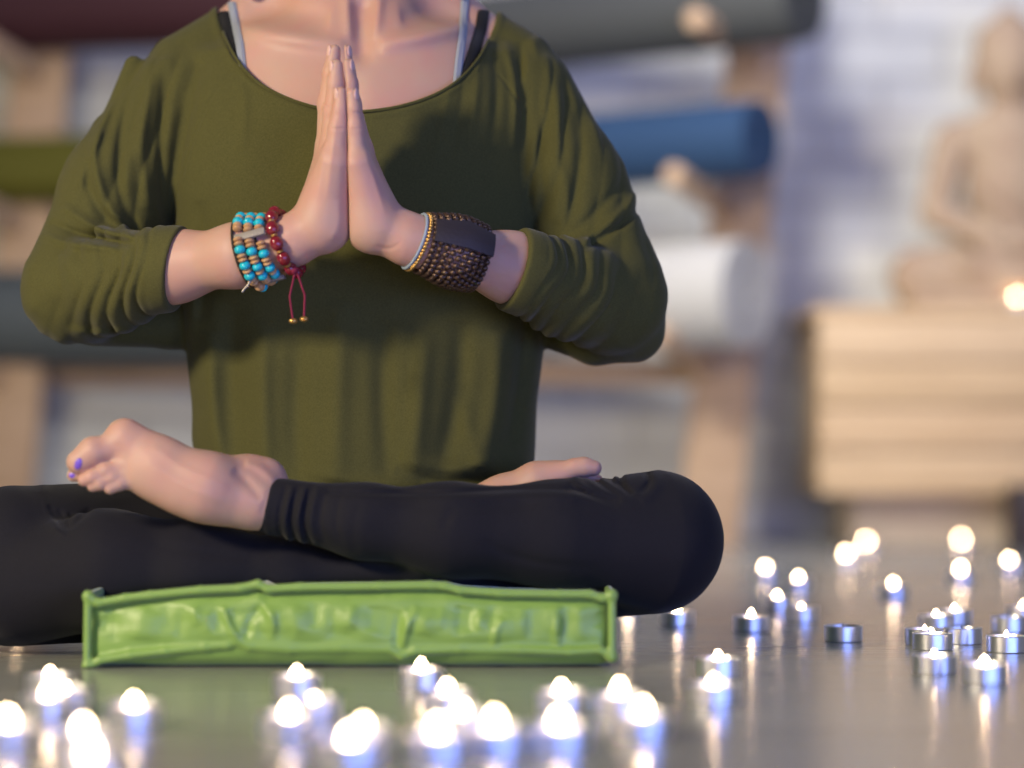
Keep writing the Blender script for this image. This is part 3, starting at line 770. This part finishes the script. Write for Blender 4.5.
big.build('bead_strand', M['gold'], gb)
c = cG-axG*.0036; MB().tube([tuple(surf_ring(armRs, c, axG, a)[0]+surf_ring(armRs, c, axG, a)[1]*.0014) for a in np.linspace(0, 2*PI, 48)[:-1]], .0015, 6, True).build('cord', M['bluecord'], gb)

# ------------------------------------------------------------------ cushion
YC = CY0
TOP_ = [(90, 599), (100, 603), (125, 598), (150, 595), (200, 590), (240, 588), (258, 584), (268, 589), (300, 587), (380, 586), (430, 585), (445, 586), (460, 590), (500, 593), (560, 594), (590, 594), (602, 598), (611, 597)]
BOT = [(87, 668), (100, 660), (130, 655), (165, 651), (205, 647), (228, 645), (237, 641), (250, 646), (290, 649), (340, 648), (390, 649), (402, 656), (415, 651), (460, 649), (520, 650), (570, 652), (600, 650), (612, 657)]
def lineY(pts, Y): return [(W(x, y, Y), 4.2*Y/FPX) for x, y in pts]
seamT = lineY(TOP, YC-.002); seamB = lineY(BOT, YC-.002)
Hc = Height(70, 575, 630, 675, .5)
r2 = np.random.default_rng(5)
for i in range(40):
    x = 105+i*12.6+r2.uniform(-4, 4); y0 = 606+r2.uniform(-3, 6); y1 = 634+r2.uniform(-8, 8); s = r2.uniform(-5, 5)
    Hc.stroke([(x, y0), (x+s*.5, (y0+y1)/2), (x+s, y1)], r2.uniform(5, 9), r2.choice([-1, 1])*r2.uniform(.0012, .0030))
for a, m in (([(238, 640), (228, 622), (222, 606)], .004), ([(246, 640), (250, 620), (262, 606)], -.0035), ([(402, 650), (406, 628), (418, 606)], .004), ([(396, 648), (398, 625), (402, 610)], -.003),
             ([(494, 648), (496, 630), (504, 618)], .003), ([(558, 648), (556, 632), (560, 615)], .003), ([(262, 606), (275, 620), (272, 640)], .003)):
    Hc.stroke(a, 4, m)
for i in range(24):
    x = 110+i*21+r2.uniform(-5, 5); Hc.stroke([(x, 588), (x+2, 600)], 4, r2.uniform(-.0012, .0012))
Hc.noise(30, 12, .0010, 4)
hxc = (CX1-CX0)/2; zt = .0660
def cushion_f(P):
    x = (P[:, 0]-cus_c[0])/hxc; y = (P[:, 1]-(YC+.19))/.19
    zt_ = np.interp(P[:, 0], [p[0][0] for p in seamT], [p[0][2] for p in seamT])
    hgt = zt_*.5
    q = P.copy(); q[:, 2] = (P[:, 2]-hgt)*(.034/hgt)
    d = boxf(q, np.array([cus_c[0], YC+.19, 0]), np.array([hxc+.001, .186, .033]), .014)
    bul = .010*np.clip(1-x**4, 0, 1)*np.clip(1-(q[:, 2]/.034)**2, 0, 1)*(P[:, 1] < YC+.05)
    fr = np.clip((YC+.05-P[:, 1])/.03, 0, 1)
    d = d-bul-Hc(P)*.85*fr
    t = chain(P, seamT, .002); d = smin(d, t, .004)
    b = chain(P, seamB, .002); d = smin(d, b, .004)
    for s in (-1, 1):
        e = seamT[0] if s < 0 else seamT[-1]; g = seamB[0] if s < 0 else seamB[-1]
        d = smin(d, chain(P, [e, g]), .004)
        for k in (e, g):
            far = (k[0]+np.array([0, .375, 0]), k[1]); d = smin(d, chain(P, [k, far]), .004)
    tb_ = [(seamT[0][0]+[0, .375, 0], seamT[0][1]), (seamT[-1][0]+[0, .375, 0], seamT[0][1])]; d = smin(d, chain(P, tb_), .004)
    return smax(d, -(P[:, 2]-.0005), .002)
V, Q = extract(cushion_f, (CX0-.03, YC-.03, -.004), (CX1+.03, YC+.42, .10), .0021)
cush = link('floor_cushion', mesh_np('cushion', V, Q), M['cushion'])
tag(cush, 'lime green satin floor cushion with seamed edges under the seated person', 'cushion')

# ------------------------------------------------------------------ room
def floor_mat():
    m = bpy.data.materials.new('painted_boards'); m.use_nodes = True; N = m.node_tree.nodes; L = m.node_tree.links; b = N['Principled BSDF']
    tc = N.new('ShaderNodeTexCoord'); br = N.new('ShaderNodeTexBrick')
    br.inputs['Scale'].default_value = 1; br.inputs['Brick Width'].default_value = 2.2; br.inputs['Row Height'].default_value = .29
    br.inputs['Mortar Size'].default_value = .0015; br.inputs['Mortar Smooth'].default_value = .3
    br.inputs['Color1'].default_value = (*FLOOR_A, 1); br.inputs['Color2'].default_value = (*FLOOR_B, 1); br.inputs['Mortar'].default_value = (.05, .05, .045, 1)
    mp0 = N.new('ShaderNodeMapping'); mp0.inputs['Location'].default_value = (.3, -2.395+.29*9, 0)
    L.new(tc.outputs['Object'], mp0.inputs[0]); L.new(mp0.outputs[0], br.inputs['Vector'])
    mp = N.new('ShaderNodeMapping'); mp.inputs['Scale'].default_value = (1.3, 26, 1); L.new(tc.outputs['Object'], mp.inputs[0])
    n = N.new('ShaderNodeTexNoise'); n.inputs['Scale'].default_value = 2.2; n.inputs['Detail'].default_value = 6; L.new(mp.outputs[0], n.inputs['Vector'])
    mx = N.new('ShaderNodeMixRGB'); mx.blend_type = 'MULTIPLY'; mx.inputs[0].default_value = .18
    L.new(br.outputs['Color'], mx.inputs[1]); L.new(n.outputs['Fac'], mx.inputs[2])
    L.new(mx.outputs[0], b.inputs['Base Color'])
    mr = N.new('ShaderNodeMapRange'); mr.inputs['To Min'].default_value = .16; mr.inputs['To Max'].default_value = .30; L.new(n.outputs['Fac'], mr.inputs[0]); L.new(mr.outputs[0], b.inputs['Roughness'])
    mp2 = N.new('ShaderNodeMapping'); mp2.inputs['Scale'].default_value = (3, 60, 1); L.new(tc.outputs['Object'], mp2.inputs[0])
    n2 = N.new('ShaderNodeTexNoise'); n2.inputs['Scale'].default_value = 3; n2.inputs['Detail'].default_value = 3; L.new(mp2.outputs[0], n2.inputs['Vector'])
    bp = N.new('ShaderNodeBump'); bp.inputs['Strength'].default_value = .35; bp.inputs['Distance'].default_value = .0006; L.new(n2.outputs['Fac'], bp.inputs['Height'])
    bp2 = N.new('ShaderNodeBump'); bp2.invert = True; bp2.inputs['Strength'].default_value = .8; bp2.inputs['Distance'].default_value = .002; L.new(br.outputs['Fac'], bp2.inputs['Height']); L.new(bp.outputs[0], bp2.inputs['Normal'])
    L.new(bp2.outputs[0], b.inputs['Normal']); b.inputs['Coat Weight'].default_value = .12; b.inputs['Coat Roughness'].default_value = .12; b.inputs['Specular IOR Level'].default_value = .4
    L.new(bp.outputs[0], b.inputs['Coat Normal'])
    return m
def brick_mat():
    m = bpy.data.materials.new('white_brick'); m.use_nodes = True; N = m.node_tree.nodes; L = m.node_tree.links; b = N['Principled BSDF']
    tc = N.new('ShaderNodeTexCoord'); mp = N.new('ShaderNodeMapping'); mp.inputs['Rotation'].default_value = (PI/2, 0, 0)
    L.new(tc.outputs['Object'], mp.inputs[0]); br = N.new('ShaderNodeTexBrick')
    br.inputs['Scale'].default_value = 1; br.inputs['Brick Width'].default_value = .25; br.inputs['Row Height'].default_value = .085; br.inputs['Mortar Size'].default_value = .006
    br.inputs['Color1'].default_value = (*WALL_A, 1); br.inputs['Color2'].default_value = (*WALL_B, 1); br.inputs['Mortar'].default_value = (*WALL_M, 1)
    L.new(mp.outputs[0], br.inputs['Vector'])
    n = N.new('ShaderNodeTexNoise'); n.inputs['Scale'].default_value = 3.5; n.inputs['Detail'].default_value = 4; L.new(tc.outputs['Object'], n.inputs['Vector'])
    mx = N.new('ShaderNodeMixRGB'); mx.blend_type = 'MULTIPLY'; mx.inputs[0].default_value = .25; L.new(br.outputs['Color'], mx.inputs[1]); L.new(n.outputs['Fac'], mx.inputs[2])
    L.new(mx.outputs[0], b.inputs['Base Color']); b.inputs['Roughness'].default_value = .8
    bp = N.new('ShaderNodeBump'); bp.invert = True; bp.inputs['Distance'].default_value = .006; L.new(br.outputs['Fac'], bp.inputs['Height']); L.new(bp.outputs[0], b.inputs['Normal'])
    return m
FLOOR_A = (.40, .405, .375); FLOOR_B = (.29, .295, .28)
WALL_A = (.84, .85, .80); WALL_B = (.72, .73, .70); WALL_M = (.62, .62, .60)
tag(MB().box((0, 2.4, -.02), (7, 6.0, .04)).build('floor', floor_mat(), smooth=False), kind='structure')
YW = 5.25
tag(MB().box((0, YW+.05, 1.3), (7, .1, 2.68)).build('wall_back', brick_mat(), smooth=False), kind='structure')
tag(MB().box((-3.0, YW-.01, .05), (.6, .02, .1), None, .004).build('baseboard_back', mat('baseboard_paint', (.5, .5, .48), .5), smooth=False), kind='structure') if False else None

# ------------------------------------------------------------------ tealights
M['foil'] = mat('aluminium_cup', (.86, .86, .88), .32, metal=1, bump=(200, .15, (1, 1, .1)))
M['wax'] = mat('white_wax', (.85, .83, .80), .45, sss=.3)
M['wick'] = mat('wick', (.01, .01, .01), .9)
def flame_mat():
    m = bpy.data.materials.new('flame'); m.use_nodes = True; N = m.node_tree.nodes; L = m.node_tree.links
    b = N['Principled BSDF']; b.inputs['Base Color'].default_value = (0, 0, 0, 1)
    b.inputs['Emission Color'].default_value = (1, .70, .42, 1); b.inputs['Emission Strength'].default_value = FLAME
    return m
FLAME = 60.0
M['flame'] = flame_mat()
R0 = .019; Hh_ = .0155
def tealight(lit=True):
    t = empty('tealight_candle')
    MB().lathe([(R0-.0012, 0), (R0, .0008), (R0, Hh_-.0006), (R0+.0007, Hh_), (R0-.0002, Hh_+.0003), (R0-.0006, Hh_-.0008), (R0-.0006, .0015), (0.0001, .0015)], 40).build('foil_cup', M['foil'], t)
    MB().lathe([(R0-.0008, .002), (R0-.0008, .0118), (R0-.0030, .0112), (.004, .0108), (0.0001, .0112)], 32).build('wax', M['wax'], t)
    MB().tube([(0, 0, .0105), (.0004, 0, .014), (.0012, 0, .0175)], .0007, 6).build('wick', M['wick'], t)
    if lit:
        pr = [(0.0001, .0138), (.0022, .0143), (.0034, .0156), (.0037, .0172), (.0033, .0192), (.0024, .0212), (.0013, .0230), (.0001, .0244)]
        MB().lathe(pr, 16).build('flame', M['flame'], t)
    return t
def copy_tree(o, parent=None):
    c = o.copy(); COL.objects.link(c)
    if parent: c.parent = parent
    for ch in list(o.children): copy_tree(ch, c)
    return c
fl = [ # px, flame py, label
 (10, 718, 'lit tealight cut by the frame at the bottom left corner'),
 (51, 671, 'lit tealight farthest back of the three under the left knee'),
 (49, 691, 'lit tealight nearest the camera of the three under the left knee'),
 (66, 684, 'lit tealight between two others under the left knee, a little to their right'),
 (84, 726, 'lit tealight with a tall flame just above the one on the bottom edge, lower left'),
 (90, 750, 'lit tealight lowest of all in the lower left, on the bottom edge'),
 (134, 699, 'lone lit tealight in front of the left end of the green cushion'),
 (297, 671, 'lit tealight closest to the cushion left of its middle'),
 (289, 709, 'lit tealight in front of the cushion, below the one closest to its seam'),
 (314, 693, 'small flamed tealight right of and between two brighter ones before the cushion'),
 (351, 733, 'front one of two touching tealight flames left of centre at the bottom'),
 (363, 721, 'rear one of two touching tealight flames left of centre at the bottom'),
 (421, 665, 'lit tealight nearest to the cushion front at its middle, first of a diagonal row'),
 (447, 687, 'second lit tealight of the diagonal row in front of the cushion'),
 (461, 706, 'third lit tealight of the diagonal row in front of the cushion'),
 (437, 728, 'lit tealight at the bottom centre, left of the brightest wide flame'),
 (495, 722, 'wide flamed tealight at the bottom centre'),
 (562, 686, 'lit tealight before the right half of the cushion, behind another one'),
 (559, 720, 'lit tealight at the bottom right of centre, in front of another one'),
 (619, 689, 'lit tealight just before the right corner of the cushion'),
 (642, 709, 'lit tealight nearest the camera beyond the right corner of the cushion'),
 (718, 654, 'lit tealight in front of the right knee, rear of a pair'),
 (713, 679, 'lit tealight in front of the right knee, front of a pair'),
 (677, 608, 'tealight whose flame is half hidden by the right knee'),
 (751, 613, 'lit tealight right of the knee with a sharp blue lit cup'),
 (765, 566, 'lit tealight highest in the picture just right of the knee'),
 (798, 576, 'lit tealight behind two others, right of the knee'),
 (777, 594, 'lit tealight in the middle of the group right of the knee'),
 (801, 604, 'small flamed tealight at the right of the group beside the knee'),
 (846, 553, 'lit tealight left of a pair far back near the wooden pedestal'),
 (866, 541, 'lit tealight right of a pair far back near the wooden pedestal'),
 (893, 583, 'lone lit tealight between the far pair and the right cluster'),
 (961, 539, 'lit tealight farthest back in front of the wooden pedestal at right'),
 (960, 569, 'lit tealight straight in front of the farthest one at right'),
 (1009, 559, 'lit tealight by the right edge, in front of the dark stand'),
 (954, 607, 'small flamed tealight at the back of the right cluster'),
 (936, 612, 'lit tealight in the middle of the right cluster behind the touching two'),
 (1023, 604, 'lit tealight cut by the right edge of the frame'),
 (1006, 632, 'sharp lit tealight near the right edge of the frame'),
]
proto = tealight(True); first = True
def put(x, Y, lab, o, z=0, rz=0, sz=1):
    p = W(x, 500, Y); o.location = (p[0], Y, z); o.rotation_euler = (0, 0, rz); tag(o, lab, 'candle', 'tealights on the floor')
places = [(x, 472/(y-440), lab, True) for x, y, lab in fl]
places += [(627, 3.12, 'tealight behind the right knee, seen only by its glow on the floor', True), (17, 3.05, 'tealight behind the left knee, seen only by its glow on the floor', True),
           (932, 2.49, 'sharpest lit tealight at the front of the right cluster, touching another cup', True),
           (924, 2.548, 'lit tealight just behind the sharpest one of the right cluster', True),
           (934, 2.235, 'blurred lit tealight in front of the right cluster', True),
           (984, 2.145, 'lit tealight nearest the camera at the right side', True),
           (843, 2.59, 'unlit tealight alone in the open floor between the candle groups', False),
           (962, 2.56, 'shallow unlit tealight beside the sharpest one of the right cluster', False),
           (1009, 2.72, 'unlit tealight behind the sharp lit one near the right edge', False)]
SMALL = {66: .5, 314: .5, 801: .6, 954: .6, 936: .7, 932: .6, 924: .55, 934: .65, 1006: .7, 1023: .7, 461: .85, 90: .8, 363: .75, 777: .85}
unl = tealight(False); uf = True
for i, (x, Y, lab, lit) in enumerate(places):
    if lit:
        o = proto if first else copy_tree(proto); first = False
    else:
        o = unl if uf else copy_tree(unl); uf = False
    put(x, Y, lab, o, 0, rng.uniform(0, 6))
    if lit:
        f = [c for c in o.children if c.name.startswith('flame')][0]
        s = SMALL.get(x, .92)*rng.uniform(.94, 1.06); f.scale = (s, s, s*rng.uniform(.9, 1.1)); f.location = (0, 0, .0140*(1-s)); f.rotation_euler = (rng.uniform(-.15, .15)*.2, rng.uniform(-.15, .15)*.2, 0)
ped_top = W(0, 315, 4.93)[2]

# ------------------------------------------------------------------ mat rack
def wood(name, a, b, rough=.6): return mat(name, a, rough, var=(6, b, .2, (1, 8, 8)), bump=(40, .4, (1, 8, 8)))
M['pine'] = wood('pale_pine', (.62, .43, .27), (.50, .33, .20))
M['pine2'] = wood('pedestal_wood', (.72, .52, .31), (.56, .38, .21))
rack = empty('mat_rack', (0, 0, 0)); tag(rack, 'pale wooden rack with leaning posts and pegs holding rolled yoga mats', 'rack')
def post(x0, y0, x1, y1, Y0, Y1, w):
    a = Vector(W(x0, y0, Y0)); b = Vector(W(x1, y1, Y1)); b.z = max(b.z, 0); d = b-a
    z = d.normalized(); y = Vector((0, 1, 0)); y = (y-z*y.dot(z)).normalized(); x = y.cross(z)
    Mx = Matrix((x, y, z)).transposed().to_4x4()
    mb = MB(); mb.box((a+b)/2, (w, .045, d.length), Mx, .004); return mb.build('post', M['pine'], rack)
YR = 4.80; YL = 5.05
post(768, -60, 706, 548, YR+.14, YR+.06, .115)
post(52, -60, 0, 548, YL+.12, YL+.04, .115)
def peg(x0, y0, x1, y1, Y0, Y1, r=.028):
    a = Vector(W(x0, y0, Y0)); b = Vector(W(x1, y1, Y1)); n = (b-a).normalized()
    MB().tube([a, b-n*.012, b-n*.004, b], [r, r, r*.92, r*.6], 16).build('peg', M['pine'], rack)
for (x, y) in ((760, 62), (738, 218), (722, 378)): peg(x, y, x-66, y-44, YR+.13, YR-.17, .021)
for (x, y) in ((45, 78), (30, 232), (14, 390)): peg(x, y, x-62, y-38, YL+.11, YL-.12, .021)
def crossbar(y0):
    a = Vector(W(30, y0, YL+.16)); b = Vector(W(735, y0, YR+.16)); d = b-a; x = d.normalized()
    Mx = Matrix((x, Vector((-x.y, x.x, 0)), Vector((0, 0, 1)))).transposed().to_4x4()
    MB().box((a+b)/2, (d.length, .03, .05), Mx, .004).build('crossbar', M['pine'], rack)
crossbar(372)
def roll(x0, x1, yc, r, Ya, Yb, col, lab, name='rolled_yoga_mat', rough=.75):
    a = Vector(W(x0, yc, Ya)); b = Vector(W(x1, yc, Yb)); b.z = a.z = (a.z+b.z)/2; d = b-a; x = d.normalized()
    Mx = Matrix.Translation(a)@Matrix((Vector((-x.y, x.x, 0)), Vector((0, 0, 1)), x)).transposed().to_4x4()
    m = mat(name+'_foam', col, rough, bump=(300, .3)); L = d.length; t = empty(name, tuple(a)); 
    # spiral section extruded along the roll
    mb = MB(); th = .006; turns = r/ .0085; n = int(turns*26); V = []; F = []
    r0 = .012
    for i in range(n+1):
        an = 2*PI*turns*i/n*.9; rr = r0+(r-r0-th)*i/n
        for q in (rr, rr+th):
            for zz in (0, L): V.append(Mx@Vector((q*math.cos(an), q*math.sin(an), zz))-a)
    for i in range(n):
        b0 = 4*i; b1 = b0+4
        F += [[b0, b1, b1+1, b0+1], [b0+2, b0+3, b1+3, b1+2], [b0, b0+2, b1+2, b1], [b0+1, b1+1, b1+3, b0+3]]
    F += [[0, 1, 3, 2], [4*n, 4*n+2, 4*n+3, 4*n+1]]
    o = mb.add(V, F).build(name, m, None); 
    bpy.data.objects.remove(t); o.location = a
    tag(o, lab, 'yoga mat', 'rolled yoga mats on the rack'); return o
def rl(x0, x1, yc, rpx, Ya, Yb, col, lab): return roll(x0, x1, yc, rpx*(Ya+Yb)/2/FPX, Ya, Yb, col, lab)
rl(470, 806, 17, 44, 5.10, 4.66, (.065, .07, .072), 'dark grey rolled yoga mat on the top right pegs of the rack')
rl(-130, 300, 8, 43, 5.16, 5.00, (.055, .012, .018), 'maroon rolled yoga mat at the top left of the rack')
rl(440, 762, 151, 39, 5.08, 4.66, (.018, .058, .14), 'blue rolled yoga mat on the middle right pegs of the rack')
rl(-130, 330, 170, 36, 5.16, 5.00, (.13, .125, .01), 'olive green rolled yoga mat at the middle left of the rack')
rl(430, 748, 300, 54, 5.07, 4.66, (.56, .55, .52), 'thick cream rolled mat on the lower right pegs of the rack')
rl(-130, 330, 318, 50, 5.16, 5.00, (.10, .12, .125), 'grey rolled mat at the lower left of the rack behind the elbow')

# ------------------------------------------------------------------ pedestal and statue
ped = empty('wooden_pedestal'); tag(ped, 'wide plank-built wooden pedestal under the stone statue', 'pedestal')
xl = W(818, 0, 4.85)[0]; xr = xl+.80; zb = W(0, 496, 4.85)[2]; zt2 = W(0, 318, 4.85)[2]
npl = 4; hh = (zt2-zb)/npl
tones = [((.74, .53, .31), (.60, .42, .24)), ((.62, .42, .23), (.70, .50, .30)), ((.70, .50, .29), (.58, .40, .22)), ((.66, .47, .28), (.75, .55, .34))]
for i in range(npl):
    MB().box(((xl+xr)/2, 4.86, zb+hh*(i+.5)), (xr-xl, .04, hh-.004), None, .004).build('front_plank', wood('plank_wood', *tones[i]), ped)
MB().box(((xl+xr)/2, 5.05, (zb+zt2)/2), (xr-xl-.02, .335, zt2-zb-.01), None, .004).build('box_body', M['pine2'], ped)
MB().box(((xl+xr)/2, 5.04, zt2+.011), (xr-xl+.02, .40, .022), None, .004).build('top_board', M['pine2'], ped)
MB().box(((xl+xr)/2+.0, 5.05, zb/2), (xr-xl-.14, .28, zb), None, .004).build('base', wood('base_wood', (.62, .50, .38), (.55, .44, .33)), ped)
dk = MB().box((W(1040, 0, 4.72)[0]+.03, 4.72, .058), (.17, .14, .116), None, .006).build('dark_box', mat('dark_box_paint', (.03, .022, .03), .6)); tag(dk, 'dark low box on the floor at the right edge before the pedestal', 'box')
zs = zt2+.022
sx = W(1012, 0, 5.02)[0]; S0 = np.array([sx, 5.03, zs])
def SP(x, y, z): return S0+np.array([x, y, z])
def statue_f(P):
    x = np.abs(P[:, 0]-sx); Qm = np.stack([x+sx, P[:, 1], P[:, 2]], 1)
    k = .012
    d = smin(rc(Qm, SP(0, .03, .10), SP(0, .02, .22), .080, .072), rc(Qm, SP(0, .02, .25), SP(0, .02, .33), .085, .080), .03)
    d = smin(d, rc(Qm, SP(0, .02, .345), SP(.105, .02, .335), .045, .036), .03)
    d = smin(d, rc(Qm, SP(.115, .02, .325), SP(.150, .0, .19), .036, .030), k)
    d = smin(d, rc(Qm, SP(.150, .0, .185), SP(.06, -.10, .135), .028, .021), k)
    d = smin(d, rc(Qm, SP(.05, -.10, .125), SP(0, -.105, .125), .024, .022), k)
    d = smin(d, rc(Qm, SP(.05, .02, .075), SP(.185, -.03, .062), .075, .055), .02)
    d = smin(d, rc(Qm, SP(.185, -.03, .060), SP(.0, -.095, .055), .052, .040), .015)
    d = smin(d, rc(Qm, SP(.10, -.10, .085), SP(.03, -.10, .09), .024, .020), k)
    d = smin(d, boxf(P, SP(0, 0, .012), np.array([.21, .13, .014]), .01), .01)
    d = smin(d, rc(Qm, SP(0, .02, .37), SP(0, .015, .42), .038, .036), .02)
    d = smin(d, ell(P, SP(0, .01, .480), np.array([.068, .072, .088])), .012)
    d = smin(d, ell(P, SP(0, .02, .520), np.array([.069, .071, .056])), .006)
    d = smin(d, ell(P, SP(0, .02, .565), np.array([.030, .030, .030])), .012)
    d = smin(d, ell(Qm, SP(.068, .02, .455), np.array([.010, .018, .042])), .006)
    d = smin(d, rc(P, SP(0, -.052, .485), SP(0, -.066, .458), .006, .010), .008)
    d = smin(d, rc(Qm, SP(0, -.054, .435), SP(.014, -.050, .437), .007, .004), .005)
    d = smax(d, -rc(Qm, SP(.018, -.065, .482), SP(.034, -.055, .482), .008, .006), .01)
    d = smin(d, ell(Qm, SP(.024, -.046, .480), np.array([.012, .010, .007])), .003)
    u = (P[:, 0]-sx)*.6+(P[:, 2]-zs)*.8
    rob = np.exp(-(((u+.0) % .034-.017)/.005)**2)*((P[:, 2]-zs) < .33)*((P[:, 2]-zs) > .03)
    hair = .0018*np.sin(P[:, 0]*420)*np.sin(P[:, 2]*420)*((P[:, 2]-zs) > .502)
    return d-.003*rob-hair
V, Q = extract(statue_f, SP(-.28, -.2, -.006), SP(.28, .2, .62), .0045)
M['stone'] = mat('weathered_sandstone', (.42, .29, .20), .9, var=(16, (.52, .40, .27), .25), bump=(60, .8))
st = link('seated_statue', mesh_np('statue', V, Q), M['stone'])
tag(st, 'beige stone statue of a seated meditating figure on the wooden pedestal', 'statue')
o = copy_tree(proto); cx = W(1018, 300, 4.885)
o.location = (cx[0], 4.885, zs); tag(o, 'lit tealight standing on the wooden pedestal before the statue', 'candle', 'tealights on the pedestal')

# ------------------------------------------------------------------ light
def area(name, loc, target, sx_, sy_, power, col):
    l = bpy.data.lights.new(name, 'AREA'); l.shape = 'RECTANGLE'; l.size = sx_; l.size_y = sy_; l.energy = power; l.color = col
    o = bpy.data.objects.new(name, l); COL.objects.link(o); o.location = loc
    d = Vector(target)-Vector(loc); o.rotation_euler = d.to_track_quat('-Z', 'Y').to_euler(); return o
def area(name, loc, target, sx_, sy_, power, col, spread=180):
    l = bpy.data.lights.new(name, 'AREA'); l.shape = 'RECTANGLE'; l.size = sx_; l.size_y = sy_; l.energy = power; l.color = col; l.spread = math.radians(spread)
    o = bpy.data.objects.new(name, l); COL.objects.link(o); o.location = loc
    d = Vector(target)-Vector(loc); o.rotation_euler = d.to_track_quat('-Z', 'Y').to_euler(); return o
area('warm_key', (-1.75, .75, 1.15), (-.1, 2.6, .25), .3, .3, 62, (1, .84, .58))
area('blue_fill', (1.5, -.4, .36), (0.1, 2.6, .2), 3.2, .6, 54, (.21, .32, 1))
area('wall_light', (-.1, 3.1, 1.6), (.9, 5.1, .4), .4, .4, 15, (1, .96, .90), 110)
area('ceiling_wash', (.6, 3.9, 2.4), (.6, 4.8, .2), 2.0, .8, 15, (.56, .58, 1))
w = bpy.data.worlds.new('world'); SC.world = w; w.use_nodes = True
w.node_tree.nodes['Background'].inputs[0].default_value = (.84, .86, 1, 1); w.node_tree.nodes['Background'].inputs[1].default_value = .17
